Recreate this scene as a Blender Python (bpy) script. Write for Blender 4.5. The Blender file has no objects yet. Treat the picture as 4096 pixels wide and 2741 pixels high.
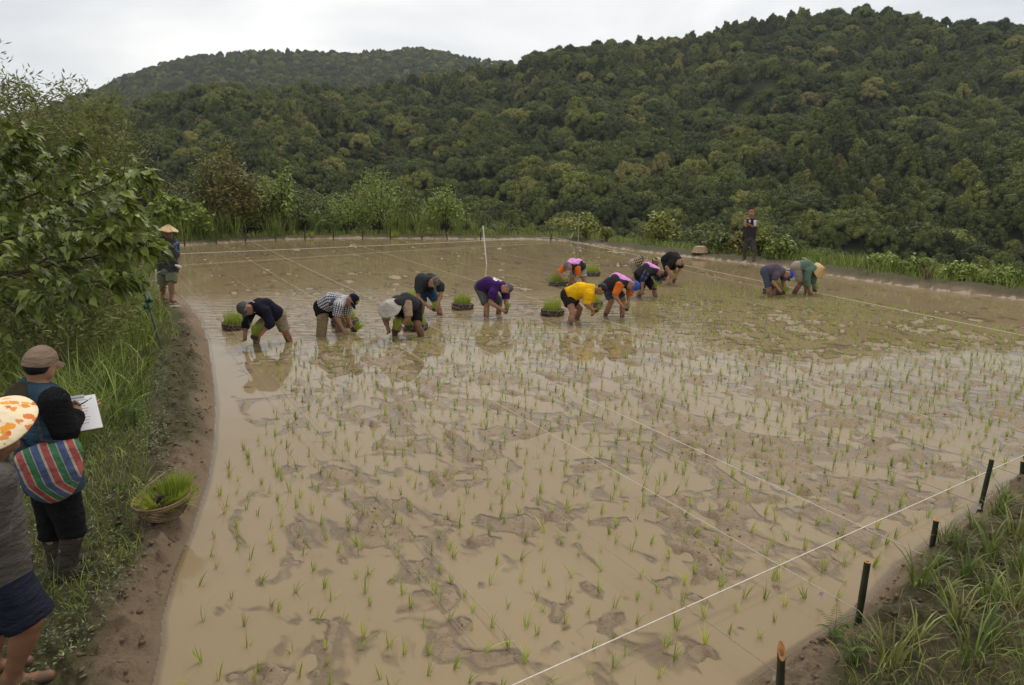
# Rice planting in a hill paddy -- procedural Blender 4.5 scene
import bpy, math, random
import numpy as np
from mathutils import Vector, Matrix
from mathutils.bvhtree import BVHTree

rng = np.random.default_rng(7)
random.seed(7)
S = bpy.context.scene
COL = S.collection

# ------------------------------------------------------------------ camera
CAM_H = 2.6
PITCH = math.radians(12.63)
F = 24.0 / 36.0 * 4096.0
cam_d = bpy.data.cameras.new('camera')
cam_d.lens = 24.0
cam_d.sensor_width = 36.0
cam_d.clip_start = 0.05
cam_d.clip_end = 4000.0
cam = bpy.data.objects.new('camera', cam_d)
cam.location = (0, 0, CAM_H)
cam.rotation_euler = (math.pi / 2 - PITCH, 0, 0)
COL.objects.link(cam)
S.camera = cam

# ------------------------------------------------------------------ sky, sun, exposure
W = bpy.data.worlds.new('World')
S.world = W
W.use_nodes = True
wn = W.node_tree
wn.nodes.clear()
w_out = wn.nodes.new('ShaderNodeOutputWorld')
SUN_EL, SUN_AZ = math.radians(58), math.radians(25)
sky = wn.nodes.new('ShaderNodeTexSky')
sky.sky_type = 'NISHITA'
sky.sun_disc = False
sky.sun_elevation = SUN_EL
sky.sun_rotation = SUN_AZ
bg1 = wn.nodes.new('ShaderNodeBackground')
bg1.inputs['Strength'].default_value = 0.12
wn.links.new(sky.outputs[0], bg1.inputs['Color'])
w_tc = wn.nodes.new('ShaderNodeTexCoord')
w_map = wn.nodes.new('ShaderNodeMapping')
w_map.inputs['Scale'].default_value = (1.0, 1.0, 2.6)
wn.links.new(w_tc.outputs['Generated'], w_map.inputs['Vector'])
w_n = wn.nodes.new('ShaderNodeTexNoise')
w_n.inputs['Scale'].default_value = 2.1
w_n.inputs['Detail'].default_value = 5.0
w_n.inputs['Roughness'].default_value = 0.5
w_n.inputs['Distortion'].default_value = 0.35
wn.links.new(w_map.outputs[0], w_n.inputs['Vector'])
w_r = wn.nodes.new('ShaderNodeValToRGB')
w_r.color_ramp.elements[0].position = 0.30
w_r.color_ramp.elements[0].color = (0.50, 0.52, 0.55, 1)
w_r.color_ramp.elements[1].position = 0.68
w_r.color_ramp.elements[1].color = (1.02, 0.985, 0.93, 1)
wn.links.new(w_n.outputs['Fac'], w_r.inputs['Fac'])
bg2 = wn.nodes.new('ShaderNodeBackground')
bg2.inputs['Strength'].default_value = 1.0
wn.links.new(w_r.outputs[0], bg2.inputs['Color'])
w_mix = wn.nodes.new('ShaderNodeMixShader')
w_mix.inputs[0].default_value = 0.88            # a closed, thin overcast
wn.links.new(bg1.outputs[0], w_mix.inputs[1])
wn.links.new(bg2.outputs[0], w_mix.inputs[2])
wn.links.new(w_mix.outputs[0], w_out.inputs['Surface'])

sun_d = bpy.data.lights.new('sun', 'SUN')
sun_d.energy = 1.35
sun_d.angle = math.radians(18)
sun_d.color = (1.0, 0.92, 0.80)
sun = bpy.data.objects.new('sun', sun_d)
sd_vec = Vector((math.sin(SUN_AZ) * math.cos(SUN_EL), math.cos(SUN_AZ) * math.cos(SUN_EL), math.sin(SUN_EL)))
sun.rotation_euler = sd_vec.to_track_quat('Z', 'Y').to_euler()
sun.location = (5, 10, 30)
COL.objects.link(sun)

vs = S.view_settings
vs.view_transform = 'Standard'
vs.look = 'None'
vs.exposure = 0.32
vs.gamma = 1.0
vs.use_curve_mapping = False
S.render.engine = 'CYCLES'
S.cycles.use_denoising = True
S.cycles.max_bounces = 6
S.cycles.transparent_max_bounces = 8
S.cycles.volume_bounces = 0

# ------------------------------------------------------------------ pixel <-> place (pixels of the 4096 x 2741 photograph)
CP, SP = math.cos(PITCH), math.sin(PITCH)
def ray(px, py):
    xc = (px - 2048.0) / F
    yc = -(py - 1370.5) / F
    return np.array((xc, yc * SP + CP, yc * CP - SP))
def ground(px, py, z=0.0):
    d = ray(px, py)
    t = (z - CAM_H) / d[2]
    return np.array((d[0] * t, d[1] * t, z))
def at_y(px, py, Y):
    d = ray(px, py)
    t = Y / d[1]
    return np.array((d[0] * t, Y, CAM_H + d[2] * t))

# ------------------------------------------------------------------ numpy noise
def _hash(ix, iy, seed):
    h = (ix.astype(np.int64) * 374761393 + iy.astype(np.int64) * 668265263 + seed * 1442695041) & 0x7fffffff
    h = ((h ^ (h >> 13)) * 1274126177) & 0x7fffffff
    h = h ^ (h >> 16)
    return (h & 0xffff) / 65535.0
def vnoise(x, y, seed=0):
    x = np.asarray(x, float); y = np.asarray(y, float)
    ix = np.floor(x); iy = np.floor(y)
    fx = x - ix; fy = y - iy
    ux = fx * fx * fx * (fx * (fx * 6 - 15) + 10)
    uy = fy * fy * fy * (fy * (fy * 6 - 15) + 10)
    a = _hash(ix, iy, seed); b = _hash(ix + 1, iy, seed)
    c = _hash(ix, iy + 1, seed); d = _hash(ix + 1, iy + 1, seed)
    return (a * (1 - ux) + b * ux) * (1 - uy) + (c * (1 - ux) + d * ux) * uy
def fbm(x, y, seed=0, oct=4):
    v = 0.0; a = 0.5; s = 0.0
    x = np.asarray(x, float); y = np.asarray(y, float)
    for i in range(oct):
        v = v + a * vnoise(x, y, seed + i * 17); s += a
        x, y = x * 2.03 + 3.1 * y * 0.02, y * 2.03 + 1.7; a *= 0.5
    return v / s
def sst(a, b, x):
    t = np.clip((np.asarray(x, float) - a) / (b - a), 0, 1)
    return t * t * (3 - 2 * t)

# ------------------------------------------------------------------ mesh helpers
def nrm(v):
    v = np.asarray(v, float)
    return v / (np.linalg.norm(v) + 1e-12)
def mesh_np(name, V, Fq, mats=(), smooth=True, attrs=None, midx=None, vattrs=None):
    V = np.ascontiguousarray(V, np.float32).reshape(-1, 3)
    me = bpy.data.meshes.new(name)
    if isinstance(Fq, np.ndarray):
        groups = [Fq]
    else:
        groups = [np.asarray(g, np.int32) for g in Fq if len(g)]
    loops = np.concatenate([g.reshape(-1) for g in groups]).astype(np.int32)
    counts = np.concatenate([np.full(len(g), g.shape[1], np.int32) for g in groups])
    starts = np.concatenate([[0], np.cumsum(counts)[:-1]]).astype(np.int32)
    me.vertices.add(len(V)); me.vertices.foreach_set('co', V.reshape(-1))
    me.loops.add(len(loops)); me.loops.foreach_set('vertex_index', loops)
    me.polygons.add(len(counts)); me.polygons.foreach_set('loop_start', starts)
    me.polygons.foreach_set('loop_total', counts)
    for m in mats:
        me.materials.append(m)
    if midx is not None:
        me.polygons.foreach_set('material_index', np.asarray(midx, np.int32))
    me.polygons.foreach_set('use_smooth', np.full(len(counts), bool(smooth)))
    for k, a in (attrs or {}).items():
        at = me.attributes.new(k, 'FLOAT', 'POINT')
        at.data.foreach_set('value', np.asarray(a, np.float32))
    for k, a in (vattrs or {}).items():
        at = me.attributes.new(k, 'FLOAT_VECTOR', 'POINT')
        at.data.foreach_set('vector', np.asarray(a, np.float32).reshape(-1))
    me.update(calc_edges=True)
    me.validate()
    return me
def link(name, me, parent=None, loc=None, rot=None, scale=None):
    o = bpy.data.objects.new(name, me)
    COL.objects.link(o)
    if parent is not None:
        o.parent = parent
    if loc is not None:
        o.location = tuple(loc)
    if rot is not None:
        o.rotation_euler = rot
    if scale is not None:
        o.scale = (scale,) * 3 if np.isscalar(scale) else tuple(scale)
    return o
def tag(o, label=None, cat=None, group=None, kind=None):
    if label: o['label'] = label
    if cat: o['category'] = cat
    if group: o['group'] = group
    if kind: o['kind'] = kind
    return o
class Geo:
    """collects pieces of mesh (quads and tris) with a material slot each"""
    def __init__(s):
        s.V = []; s.Q = []; s.T = []; s.qm = []; s.tm = []; s.n = 0
    def add(s, V, Fs, m=0):
        V = np.asarray(V, float).reshape(-1, 3)
        for f in Fs:
            if len(f) == 4: s.Q.append([i + s.n for i in f]); s.qm.append(m)
            else: s.T.append([i + s.n for i in f]); s.tm.append(m)
        s.V.append(V); s.n += len(V)
    def mesh(s, name, mats, smooth=True, off=None):
        V = np.concatenate(s.V)
        if off is not None: V = V - np.asarray(off)
        g = []; mi = []
        if s.Q: g.append(np.array(s.Q)); mi += s.qm
        if s.T: g.append(np.array(s.T)); mi += s.tm
        return mesh_np(name, V, g, mats, smooth, midx=mi)
def perp(d):
    d = nrm(d)
    a = np.array((0, 0, 1.0)) if abs(d[2]) < 0.9 else np.array((1.0, 0, 0))
    u = nrm(np.cross(a, d)); return u, np.cross(d, u)
def tube(P, R, n=8, cap=True):
    P = np.asarray(P, float); R = np.broadcast_to(np.asarray(R, float), (len(P),))
    V = []; Fs = []
    u = None
    for i in range(len(P)):
        d = nrm(P[min(i + 1, len(P) - 1)] - P[max(i - 1, 0)])
        if u is None: u, v = perp(d)
        else:
            u = nrm(u - d * np.dot(u, d)); v = np.cross(d, u)
        for k in range(n):
            a = 2 * math.pi * k / n
            V.append(P[i] + R[i] * (math.cos(a) * u + math.sin(a) * v))
    for i in range(len(P) - 1):
        for k in range(n):
            a = i * n + k; b = i * n + (k + 1) % n
            Fs.append([a, b, b + n, a + n])
    if cap:
        V.append(P[0]); V.append(P[-1]); c0 = len(V) - 2; c1 = len(V) - 1; e = (len(P) - 1) * n
        for k in range(n):
            Fs.append([c0, (k + 1) % n, k]); Fs.append([c1, e + k, e + (k + 1) % n])
    return np.array(V), Fs
def lathe(prof, n=24, closed=False):
    """profile [(r,z)...] about z"""
    V = []; Fs = []
    for r, z in prof:
        for k in range(n):
            a = 2 * math.pi * k / n
            V.append((r * math.cos(a), r * math.sin(a), z))
    m = len(prof)
    for i in range(m if closed else m - 1):
        j = (i + 1) % m
        for k in range(n):
            k2 = (k + 1) % n
            Fs.append([i * n + k, i * n + k2, j * n + k2, j * n + k])
    return np.array(V), Fs
def torus(R, r, n=28, m=6, z=0.0):
    return lathe([(R + r * math.cos(2 * math.pi * k / m), z + r * math.sin(2 * math.pi * k / m)) for k in range(m)], n, True)
def blades(P, D, H, Wd, bend, segs=3, twist=None):
    """ribbon leaves: bases P (n,3), horizontal lean dirs D (n,2), heights H, widths Wd, bend 0..1.5 -> V, quads, per-blade id"""
    n = len(P)
    H = np.broadcast_to(H, (n,)); Wd = np.broadcast_to(Wd, (n,)); bend = np.broadcast_to(bend, (n,))
    th = rng.uniform(0, 2 * np.pi, n) if twist is None else twist
    side = np.stack([np.cos(th), np.sin(th), np.zeros(n)], 1)
    V = np.zeros((n, (segs + 1) * 2, 3))
    for i in range(segs + 1):
        t = i / segs
        ang = bend * t
        up = np.where(bend > 1e-4, np.sin(ang) / np.maximum(bend, 1e-4), t) * H
        out = np.where(bend > 1e-4, (1 - np.cos(ang)) / np.maximum(bend, 1e-4), 0) * H
        c = P + np.stack([D[:, 0] * out, D[:, 1] * out, up], 1)
        w = Wd * (0.55 + 0.9 * t - 1.4 * t * t) if i < segs else Wd * 0.04
        V[:, 2 * i] = c - side * (w[:, None] * 0.5)
        V[:, 2 * i + 1] = c + side * (w[:, None] * 0.5)
    k = (segs + 1) * 2
    base = (np.arange(n) * k)[:, None, None]
    q = np.array([[2 * i, 2 * i + 1, 2 * i + 3, 2 * i + 2] for i in range(segs)])[None]
    return V.reshape(-1, 3), (base + q).reshape(-1, 4).astype(np.int32), np.repeat(rng.uniform(0, 1, n), k)
def leafquads(C, N, L, Wd, tilt=0.7, fold=0.0):
    """rhombic leaves at C with normals about N"""
    n = len(C)
    N = N + rng.normal(0, tilt, (n, 3)); N /= np.linalg.norm(N, axis=1)[:, None]
    a = rng.normal(0, 1, (n, 3)); a -= N * np.sum(a * N, 1)[:, None]; a /= np.linalg.norm(a, axis=1)[:, None]
    b = np.cross(N, a)
    L = np.broadcast_to(L, (n,))[:, None]; Wd = np.broadcast_to(Wd, (n,))[:, None]
    V = np.stack([C - a * L * .5, C + b * Wd * .5 - N * fold * L, C + a * L * .5, C - b * Wd * .5 - N * fold * L], 1)
    q = (np.arange(n) * 4)[:, None] + np.arange(4)[None]
    return V.reshape(-1, 3), q.astype(np.int32), np.repeat(rng.uniform(0, 1, n), 4)

# ------------------------------------------------------------------ materials
def new_mat(name):
    m = bpy.data.materials.new(name); m.use_nodes = True
    nt = m.node_tree
    b = nt.nodes['Principled BSDF']
    return m, nt, b
def N(nt, t, **kw):
    n = nt.nodes.new(t)
    for k, v in kw.items():
        if k in n.inputs: n.inputs[k].default_value = v
        else: setattr(n, k, v)
    return n
def c4(c): return (c[0], c[1], c[2], 1.0)
def mixc(nt, fac, a, b, blend='MIX'):
    n = nt.nodes.new('ShaderNodeMix'); n.data_type = 'RGBA'; n.blend_type = blend
    for sock, v in ((n.inputs[0], fac), (n.inputs[6], a), (n.inputs[7], b)):
        if isinstance(v, bpy.types.NodeSocket): nt.links.new(v, sock)
        elif np.isscalar(v): sock.default_value = v
        else: sock.default_value = c4(v)
    return n.outputs[2]
def noise(nt, scale, vec=None, detail=3, rough=0.5, coord='Object'):
    n = N(nt, 'ShaderNodeTexNoise', Scale=scale, Detail=detail, Roughness=rough)
    if vec is None:
        vec = N(nt, 'ShaderNodeTexCoord').outputs[coord]
    nt.links.new(vec, n.inputs['Vector'])
    return n.outputs['Fac']
def maprange(nt, v, a, b, c=0.0, d=1.0):
    n = N(nt, 'ShaderNodeMapRange'); nt.links.new(v, n.inputs[0])
    for i, x in enumerate((a, b, c, d)): n.inputs[1 + i].default_value = x
    return n.outputs[0]
def bump(nt, b, h, dist=0.01, strength=1.0):
    n = N(nt, 'ShaderNodeBump', Distance=dist, Strength=strength)
    nt.links.new(h, n.inputs['Height']); nt.links.new(n.outputs[0], b.inputs['Normal'])
def simple(name, col, rough=0.85, var=0.2, scale=6.0, bdist=0.0, bscale=40.0, spec=0.25, sheen=0.0):
    m, nt, b = new_mat(name)
    col = np.array(col)
    f = maprange(nt, noise(nt, scale), 0.3, 0.7)
    nt.links.new(mixc(nt, f, np.clip(col * (1 - var), 0, 1), np.clip(col * (1 + var), 0, 1)), b.inputs['Base Color'])
    b.inputs['Roughness'].default_value = rough
    b.inputs['Specular IOR Level'].default_value = spec
    if bdist > 0: bump(nt, b, noise(nt, bscale, detail=4), bdist)
    if sheen: b.inputs['Sheen Weight'].default_value = sheen
    return m
def cloth(name, col, var=0.16, rough=0.95):
    """cloth: weave and wrinkle relief"""
    m, nt, b = new_mat(name)
    col = np.array(col)
    f = maprange(nt, noise(nt, 7.0), 0.3, 0.7)
    nt.links.new(mixc(nt, f, col * (1 - var), np.clip(col * (1 + var), 0, 1)), b.inputs['Base Color'])
    b.inputs['Roughness'].default_value = rough
    b.inputs['Specular IOR Level'].default_value = 0.12
    tc = N(nt, 'ShaderNodeTexCoord')
    mp = N(nt, 'ShaderNodeMapping'); mp.inputs['Scale'].default_value = (1.0, 1.0, 2.2)
    nt.links.new(tc.outputs['Object'], mp.inputs['Vector'])
    bump(nt, b, noise(nt, 11.0, mp.outputs[0], detail=4, rough=0.55), 0.035)
    return m
def ramp(nt, v, stops):
    r = N(nt, 'ShaderNodeValToRGB')
    e = r.color_ramp.elements
    while len(e) < len(stops): e.new(0.5)
    for x, (p, c) in zip(e, stops): x.position = p; x.color = c4(c)
    nt.links.new(v, r.inputs['Fac'])
    return r.outputs[0]
def foliage(name, stops, leafvar=0.45, rough=0.55, obj_random=True, spec=0.25, nscale=None, trans=0.0):
    """leaf colour: one tint per plant (object random), small change per leaf (attribute 'rnd')"""
    m, nt, b = new_mat(name)
    if obj_random:
        v = N(nt, 'ShaderNodeObjectInfo').outputs['Random']
    else:
        v = maprange(nt, noise(nt, nscale or 0.8, detail=2), 0.3, 0.7)
    c = ramp(nt, v, stops)
    at = N(nt, 'ShaderNodeAttribute', attribute_name='rnd')
    g = maprange(nt, at.outputs['Fac'], 0, 1, 1 - leafvar, 1 + leafvar)
    cc = N(nt, 'ShaderNodeCombineColor')
    for i in range(3): nt.links.new(g, cc.inputs[i])
    c = mixc(nt, 1.0, c, cc.outputs[0], 'MULTIPLY')
    nt.links.new(c, b.inputs['Base Color'])
    b.inputs['Roughness'].default_value = rough
    b.inputs['Specular IOR Level'].default_value = spec
    if trans:
        out = nt.nodes['Material Output']
        tr = N(nt, 'ShaderNodeBsdfTranslucent'); nt.links.new(c, tr.inputs['Color'])
        mx = N(nt, 'ShaderNodeMixShader'); mx.inputs[0].default_value = trans
        nt.links.new(b.outputs[0], mx.inputs[1]); nt.links.new(tr.outputs[0], mx.inputs[2])
        nt.links.new(mx.outputs[0], out.inputs['Surface'])
    return m

# ================================================================== SETTING
# water edge, traced as pixels on the plane z = 0
edge_px = [(600, 2741), (632, 2600), (640, 2480), (690, 2300), (760, 2130), (828, 1930), (856, 1760), (862, 1620), (850, 1480),
           (834, 1370), (800, 1275), (742, 1215), (690, 1165), (640, 1105), (604, 1050), (612, 1010), (650, 992), (720, 984), (865, 974),
           (985, 967), (1105, 961), (1220, 957), (1450, 954), (1700, 956), (1900, 958), (2100, 958), (2230, 963), (2400, 985),
           (2600, 1012), (2800, 1034), (3000, 1056), (3200, 1084), (3400, 1116), (3600, 1144), (3800, 1168), (4096, 1202), (4400, 1240)]
near_px = [(4300, 1800), (4096, 1905), (4000, 1955), (3900, 2050), (3800, 2115), (3700, 2195), (3600, 2265), (3490, 2400), (3390, 2480),
           (3250, 2565), (3130, 2645), (2990, 2741)]
POLY = np.array([ground(*p)[:2] for p in edge_px] + [(22.0, 9.0), (14.0, 6.5)] + [ground(*p)[:2] for p in near_px] + [(0.9, 1.2), (-1.0, 1.0)])
def sd_poly(x, y):
    x = np.asarray(x, float); y = np.asarray(y, float)
    d = np.full(x.shape, 1e9); ins = np.zeros(x.shape, bool)
    n = len(POLY)
    for i in range(n):
        ax, ay = POLY[i]; bx, by = POLY[(i + 1) % n]
        ex, ey = bx - ax, by - ay
        t = np.clip(((x - ax) * ex + (y - ay) * ey) / (ex * ex + ey * ey), 0, 1)
        d = np.minimum(d, (x - ax - t * ex) ** 2 + (y - ay - t * ey) ** 2)
        c = (ay > y) != (by > y)
        ins ^= c & (x < ex * (y - ay) / (ey if abs(ey) > 1e-9 else 1e-9) + ax)
    d = np.sqrt(d)
    return np.where(ins, -d, d)

# skylines of the two hills (pixel x, y) -> azimuth, tangent of elevation
def sky_line(pts):
    a = []; t = []
    for p in pts:
        d = ray(*p); a.append(math.atan2(d[0], d[1])); t.append(d[2] / math.hypot(d[0], d[1]))
    return np.array(a), np.array(t)
H1 = sky_line([(-1200, 420), (0, 470), (300, 440), (480, 420), (620, 362), (900, 345), (1250, 318), (1500, 330), (1800, 275), (2030, 246), (2150, 196), (2300, 160),
               (2400, 148), (2700, 138), (2850, 112), (2950, 80), (3100, 48), (3250, 38), (3400, 16), (3560, 16), (3650, 52), (3750, 44), (3900, 74),
               (4096, 70), (4400, 90), (5400, 260)])
H2 = sky_line([(-1200, 560), (0, 470), (250, 395), (430, 322), (560, 268), (700, 228), (850, 205), (1000, 192), (1250, 196), (1400, 198), (1560, 190), (1650, 180), (1740, 192),
               (1850, 215), (2050, 240), (2300, 300), (3000, 420), (5400, 500)])
R_V = 92.0
def hill_z(x, y):
    r = np.hypot(x, y); az = np.arctan2(x, y)
    R1 = np.interp(az, [-0.9, -0.45, 0.0, 0.35, 0.9], [300, 330, 380, 410, 380])
    fade = 1 - 0.55 * sst(0.75, 1.6, np.abs(az))
    z1 = (2.6 + R1 * np.interp(az, *H1) - 6.5) * fade
    R2 = 900.0
    z2 = (2.6 + R2 * np.interp(az, *H2) - 6.5) * fade
    zv = -17.0 + 8 * (1 - sst(-0.65, -0.25, az))
    t = np.clip((r - R_V) / (R1 - R_V), 0, 1)
    sp = fbm(x / 85 + 0.35 * y / 85, y / 130, 31, 4) - 0.5
    gl = np.abs(fbm((x + 0.6 * y) / 70, (y - 0.4 * x) / 170, 57, 3) - 0.5)
    za = zv + (z1 - zv) * (0.72 * t + 0.28 * t * t) + (t * (1 - t) * 4) ** 0.7 * (46 * sp - 42 * (0.22 - np.minimum(gl, 0.22)))
    za = za + 3.0 * (fbm(x / 19, y / 19, 8, 2) - 0.5)
    u = np.clip((r - R1) / 90, 0, 1); zd = z1 - 34 * sst(0, 1, u)
    w = np.clip((r - (R1 + 90)) / (R2 - R1 - 90), 0, 1)
    zb = (z1 - 34) + (z2 - (z1 - 34)) * (0.8 * w + 0.2 * w * w) + 14 * (fbm(x / 90, y / 90, 44, 3) - 0.5) * (w * (1 - w) * 4)
    z = np.where(r < R1, za, np.where(r < R1 + 90, zd, np.where(r < R2, zb, z2 - (r - R2) * 0.45)))
    lead = np.clip((R_V - r) / 45, 0, 1)
    return z - 22 * lead
PLANT_PX = [(1170, 1372), (1480, 1345), (1700, 1300), (1930, 1305), (2080, 1285), (2290, 1335), (2440, 1260), (2620, 1195), (2760, 1130), (2900, 1140), (3110, 1168), (3330, 1180),
            (3700, 1245), (4096, 1330), (4400, 1400), (4300, 1790), (4096, 1880), (3900, 2030), (3700, 2170), (3480, 2380), (3250, 2540), (2990, 2720), (2900, 2800),
            (620, 2800), (680, 2480), (740, 2300), (800, 2120), (860, 1930), (900, 1800), (1040, 1700), (1125, 1560), (1010, 1450), (950, 1400)]
PLANT = np.array([ground(*p)[:2] for p in PLANT_PX])
def in_poly(x, y, P):
    ins = np.zeros(np.shape(x), bool); n = len(P)
    for i in range(n):
        ax, ay = P[i]; bx, by = P[(i + 1) % n]
        if abs(by - ay) < 1e-9: continue
        c = (ay > y) != (by > y)
        ins ^= c & (x < (bx - ax) * (y - ay) / (by - ay) + ax)
    return ins
U_AZ = math.radians(-31.5)          # rows and strings run this way
UX, UY = math.sin(U_AZ), math.cos(U_AZ)
WORK_PX = [(1090, 1365), (1290, 1340), (1580, 1345), (1720, 1265), (1975, 1265), (2290, 1290), (2480, 1270), (2590, 1190), (2685, 1140), (3080, 1180), (3210, 1170), (2300, 1150)]
WORK = np.array([ground(*p)[:2] for p in WORK_PX])
def mud_z(x, y, s):
    """paddy bed: clods and smooth flats round the water level z = 0"""
    u = x * UX + y * UY; v = x * UY - y * UX
    wx = u + 0.45 * (fbm(u * 0.9, v * 0.9, 3, 3) - .5) * 2; wy = v + 0.4 * (fbm(u * 0.9, v * 0.9, 9, 3) - .5) * 2
    big = fbm(wx * 0.62, wy * 1.25, 11, 4)
    mid = fbm(wx * 2.3, wy * 3.4, 21, 4)
    planted = sst(2.0, 4.2, x + 0.62 * y) * (1 - 0.55 * sst(13, 20, y))
    near_l = 1 - sst(1.0, 4.0, x + 0.62 * y)
    cover = 0.608 - 0.042 * planted + 0.03 * sst(5.0, 9.0, x) * sst(9, 13, y) + 0.035 * near_l + 0.085 * sst(12, 17, y)
    fine = fbm(wx * 5.2, wy * 7.5, 26, 3)
    m = big * 0.26 + mid * 0.44 + fine * 0.30
    h = (m - cover) * 0.20
    top = 0.012 + 0.050 * (fbm(x * 3.1, y * 3.1, 61, 3) - .5)
    plate = np.where(h < top * .5, h, top * .5 + (h - top * .5) * 0.25)
    cl = fbm(x * 7.0, y * 7.0, 77, 3)
    crumb = np.maximum(cl - 0.53, 0) * 0.17 * sst(-0.02, 0.008, h)
    pit = np.maximum(fbm(x * 4.2, y * 4.2, 99, 3) - 0.60, 0) * 0.40
    z = np.maximum(plate, -0.06) + crumb - pit * sst(-0.02, 0.01, h) + 0.006 * (fbm(x * 21, y * 21, 5, 3) - .5) * sst(-.012, .006, h)
    for wxx, wyy in WORK:
        d = np.hypot(x - wxx, y - wyy)
        z = z - 0.03 * np.exp(-(d / 0.55) ** 2)
    return z
def ground_z(x, y, s=None):
    x = np.asarray(x, float); y = np.asarray(y, float)
    if s is None: s = sd_poly(x, y)
    wl = sst(-0.6, 0.6, (-0.5 * y - 0.5 - x)) * sst(46, 39, y)
    wnr = sst(9.5, 7.5, y) * sst(0.0, 0.8, x)
    wnr = np.maximum(wnr, sst(1.6, 1.0, y) * sst(40, 30, np.abs(x)))
    wf = np.clip(1 - wl - wnr, 0, 1)
    levee = wl * (0.03 + 0.15 * sst(4.6, 6.5, y)) + wnr * 0.14 + wf * 0.17
    e = levee * sst(0.0, 1.0, s / (0.20 + 0.022 * np.maximum(np.hypot(x, y) - 8, 0)))
    crumb = (fbm(x * 5, y * 5, 15, 4) - 0.5) * 0.13 * sst(0.0, 0.12, s) * sst(2.2, 0.7, s) + (fbm(x * 1.3, y * 1.3, 16, 3) - 0.5) * 0.07 * sst(0, .5, s)
    crumb = crumb + np.maximum(fbm(x * 11, y * 11, 19, 3) - .47, 0) * 0.16 * sst(0.0, 0.06, s) * sst(1.4, 0.5, s)
    o = e + crumb
    o = o + wl * (-0.05 * sst(0.6, 1.6, s) * sst(4.6, 6.5, y) + 0.05 * np.maximum(s - 1.5, 0) * (1 - sst(6, 22, s) * 0.6))
    o = o + wnr * 0.10 * np.minimum(s, 4)
    o = o - wf * (0.50 * np.maximum(s - 2.0, 0) + 0.06 * np.maximum(s - 1.2, 0))
    o = np.where(s > 0, np.maximum(o, np.where(s > 6, hill_z(x, y), -99)), o)
    r = np.hypot(x, y)
    o = np.where(r > 130, hill_z(x, y), o)
    i = mud_z(x, y, s) * sst(0.0, -0.35, s) + (0.0 + 0.34 * s) * (1 - sst(0.0, -0.35, s))
    return np.where(s <= 0, i, o)

# one polar sheet of terrain: fine where the camera looks, coarse behind
ang = np.concatenate([np.radians(np.linspace(-47, 47, 540)), np.radians(np.linspace(47, 313, 60)[1:-1])])
rad = np.concatenate([np.geomspace(0.5, 2.5, 24)[:-1], np.geomspace(2.5, 12, 300)[:-1], np.geomspace(12, 46, 150)[:-1], np.geomspace(46, 1300, 125)])
A, Rr = np.meshgrid(ang, rad)
GX = (np.sin(A) * Rr); GY = (np.cos(A) * Rr)
GS = sd_poly(GX.ravel(), GY.ravel()).reshape(GX.shape)
GZ = ground_z(GX.ravel(), GY.ravel(), GS.ravel()).reshape(GX.shape)
na, nr = len(ang), len(rad)
ii, jj = np.meshgrid(np.arange(nr - 1), np.arange(na), indexing='ij')
j2 = (jj + 1) % na
QT = np.stack([ii * na + jj, (ii + 1) * na + jj, (ii + 1) * na + j2, ii * na + j2], -1).reshape(-1, 4)
smin4 = GS.ravel()[QT].min(1); rmin4 = Rr.ravel()[QT].min(1)
GV = np.stack([GX.ravel(), GY.ravel(), GZ.ravel()], 1)
def sub_mesh(name, mask, mats, attrs=None, V=None):
    q = QT[mask]; idx, inv = np.unique(q, return_inverse=True)
    at = {k: a[idx] for k, a in (attrs or {}).items()}
    return mesh_np(name, (GV if V is None else V)[idx], inv.reshape(-1, 4).astype(np.int32)[:, ::-1], mats, True, at)

# --- mud of the paddy floor
m_mud, nt, b = new_mat('paddy_mud')
n1 = noise(nt, 1.7, detail=5, rough=0.6); n2 = noise(nt, 38.0, detail=4, rough=0.7)
c = mixc(nt, maprange(nt, n1, 0.3, 0.7), (0.222, 0.161, 0.098), (0.298, 0.222, 0.140))
c = mixc(nt, maprange(nt, n2, 0.56, 0.70), c, (0.100, 0.068, 0.043))
nt.links.new(c, b.inputs['Base Color'])
b.inputs['Specular IOR Level'].default_value = 0.35
nt.links.new(maprange(nt, n1, 0.3, 0.7, 0.42, 0.7), b.inputs['Roughness'])
bump(nt, b, noise(nt, 55.0, detail=5, rough=0.7), 0.012)
# --- banks
m_bank, nt, b = new_mat('bank_soil')
n1 = noise(nt, 1.1, detail=5, rough=0.6); n2 = noise(nt, 26.0, detail=5, rough=0.72)
c = mixc(nt, maprange(nt, n1, 0.35, 0.65), (0.150, 0.108, 0.070), (0.235, 0.172, 0.116))
c = mixc(nt, maprange(nt, n2, 0.52, 0.66), c, (0.055, 0.040, 0.026))
c = mixc(nt, N(nt, 'ShaderNodeAttribute', attribute_name='edge').outputs['Fac'], c, mixc(nt, maprange(nt, n1, 0.3, 0.7), (0.165, 0.120, 0.074), (0.235, 0.172, 0.110)))
at = N(nt, 'ShaderNodeAttribute', attribute_name='inland')
c = mixc(nt, at.outputs['Fac'], c, mixc(nt, maprange(nt, n2, 0.4, 0.6), (0.055, 0.058, 0.024), (0.105, 0.088, 0.046)))
nt.links.new(c, b.inputs['Base Color'])
b.inputs['Roughness'].default_value = 0.85
b.inputs['Specular IOR Level'].default_value = 0.2
bump(nt, b, noise(nt, 30.0, detail=6, rough=0.75), 0.03)
# --- forest floor
m_hill = simple('forest_floor', (0.045, 0.058, 0.022), 0.95, 0.4, 0.12)

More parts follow.
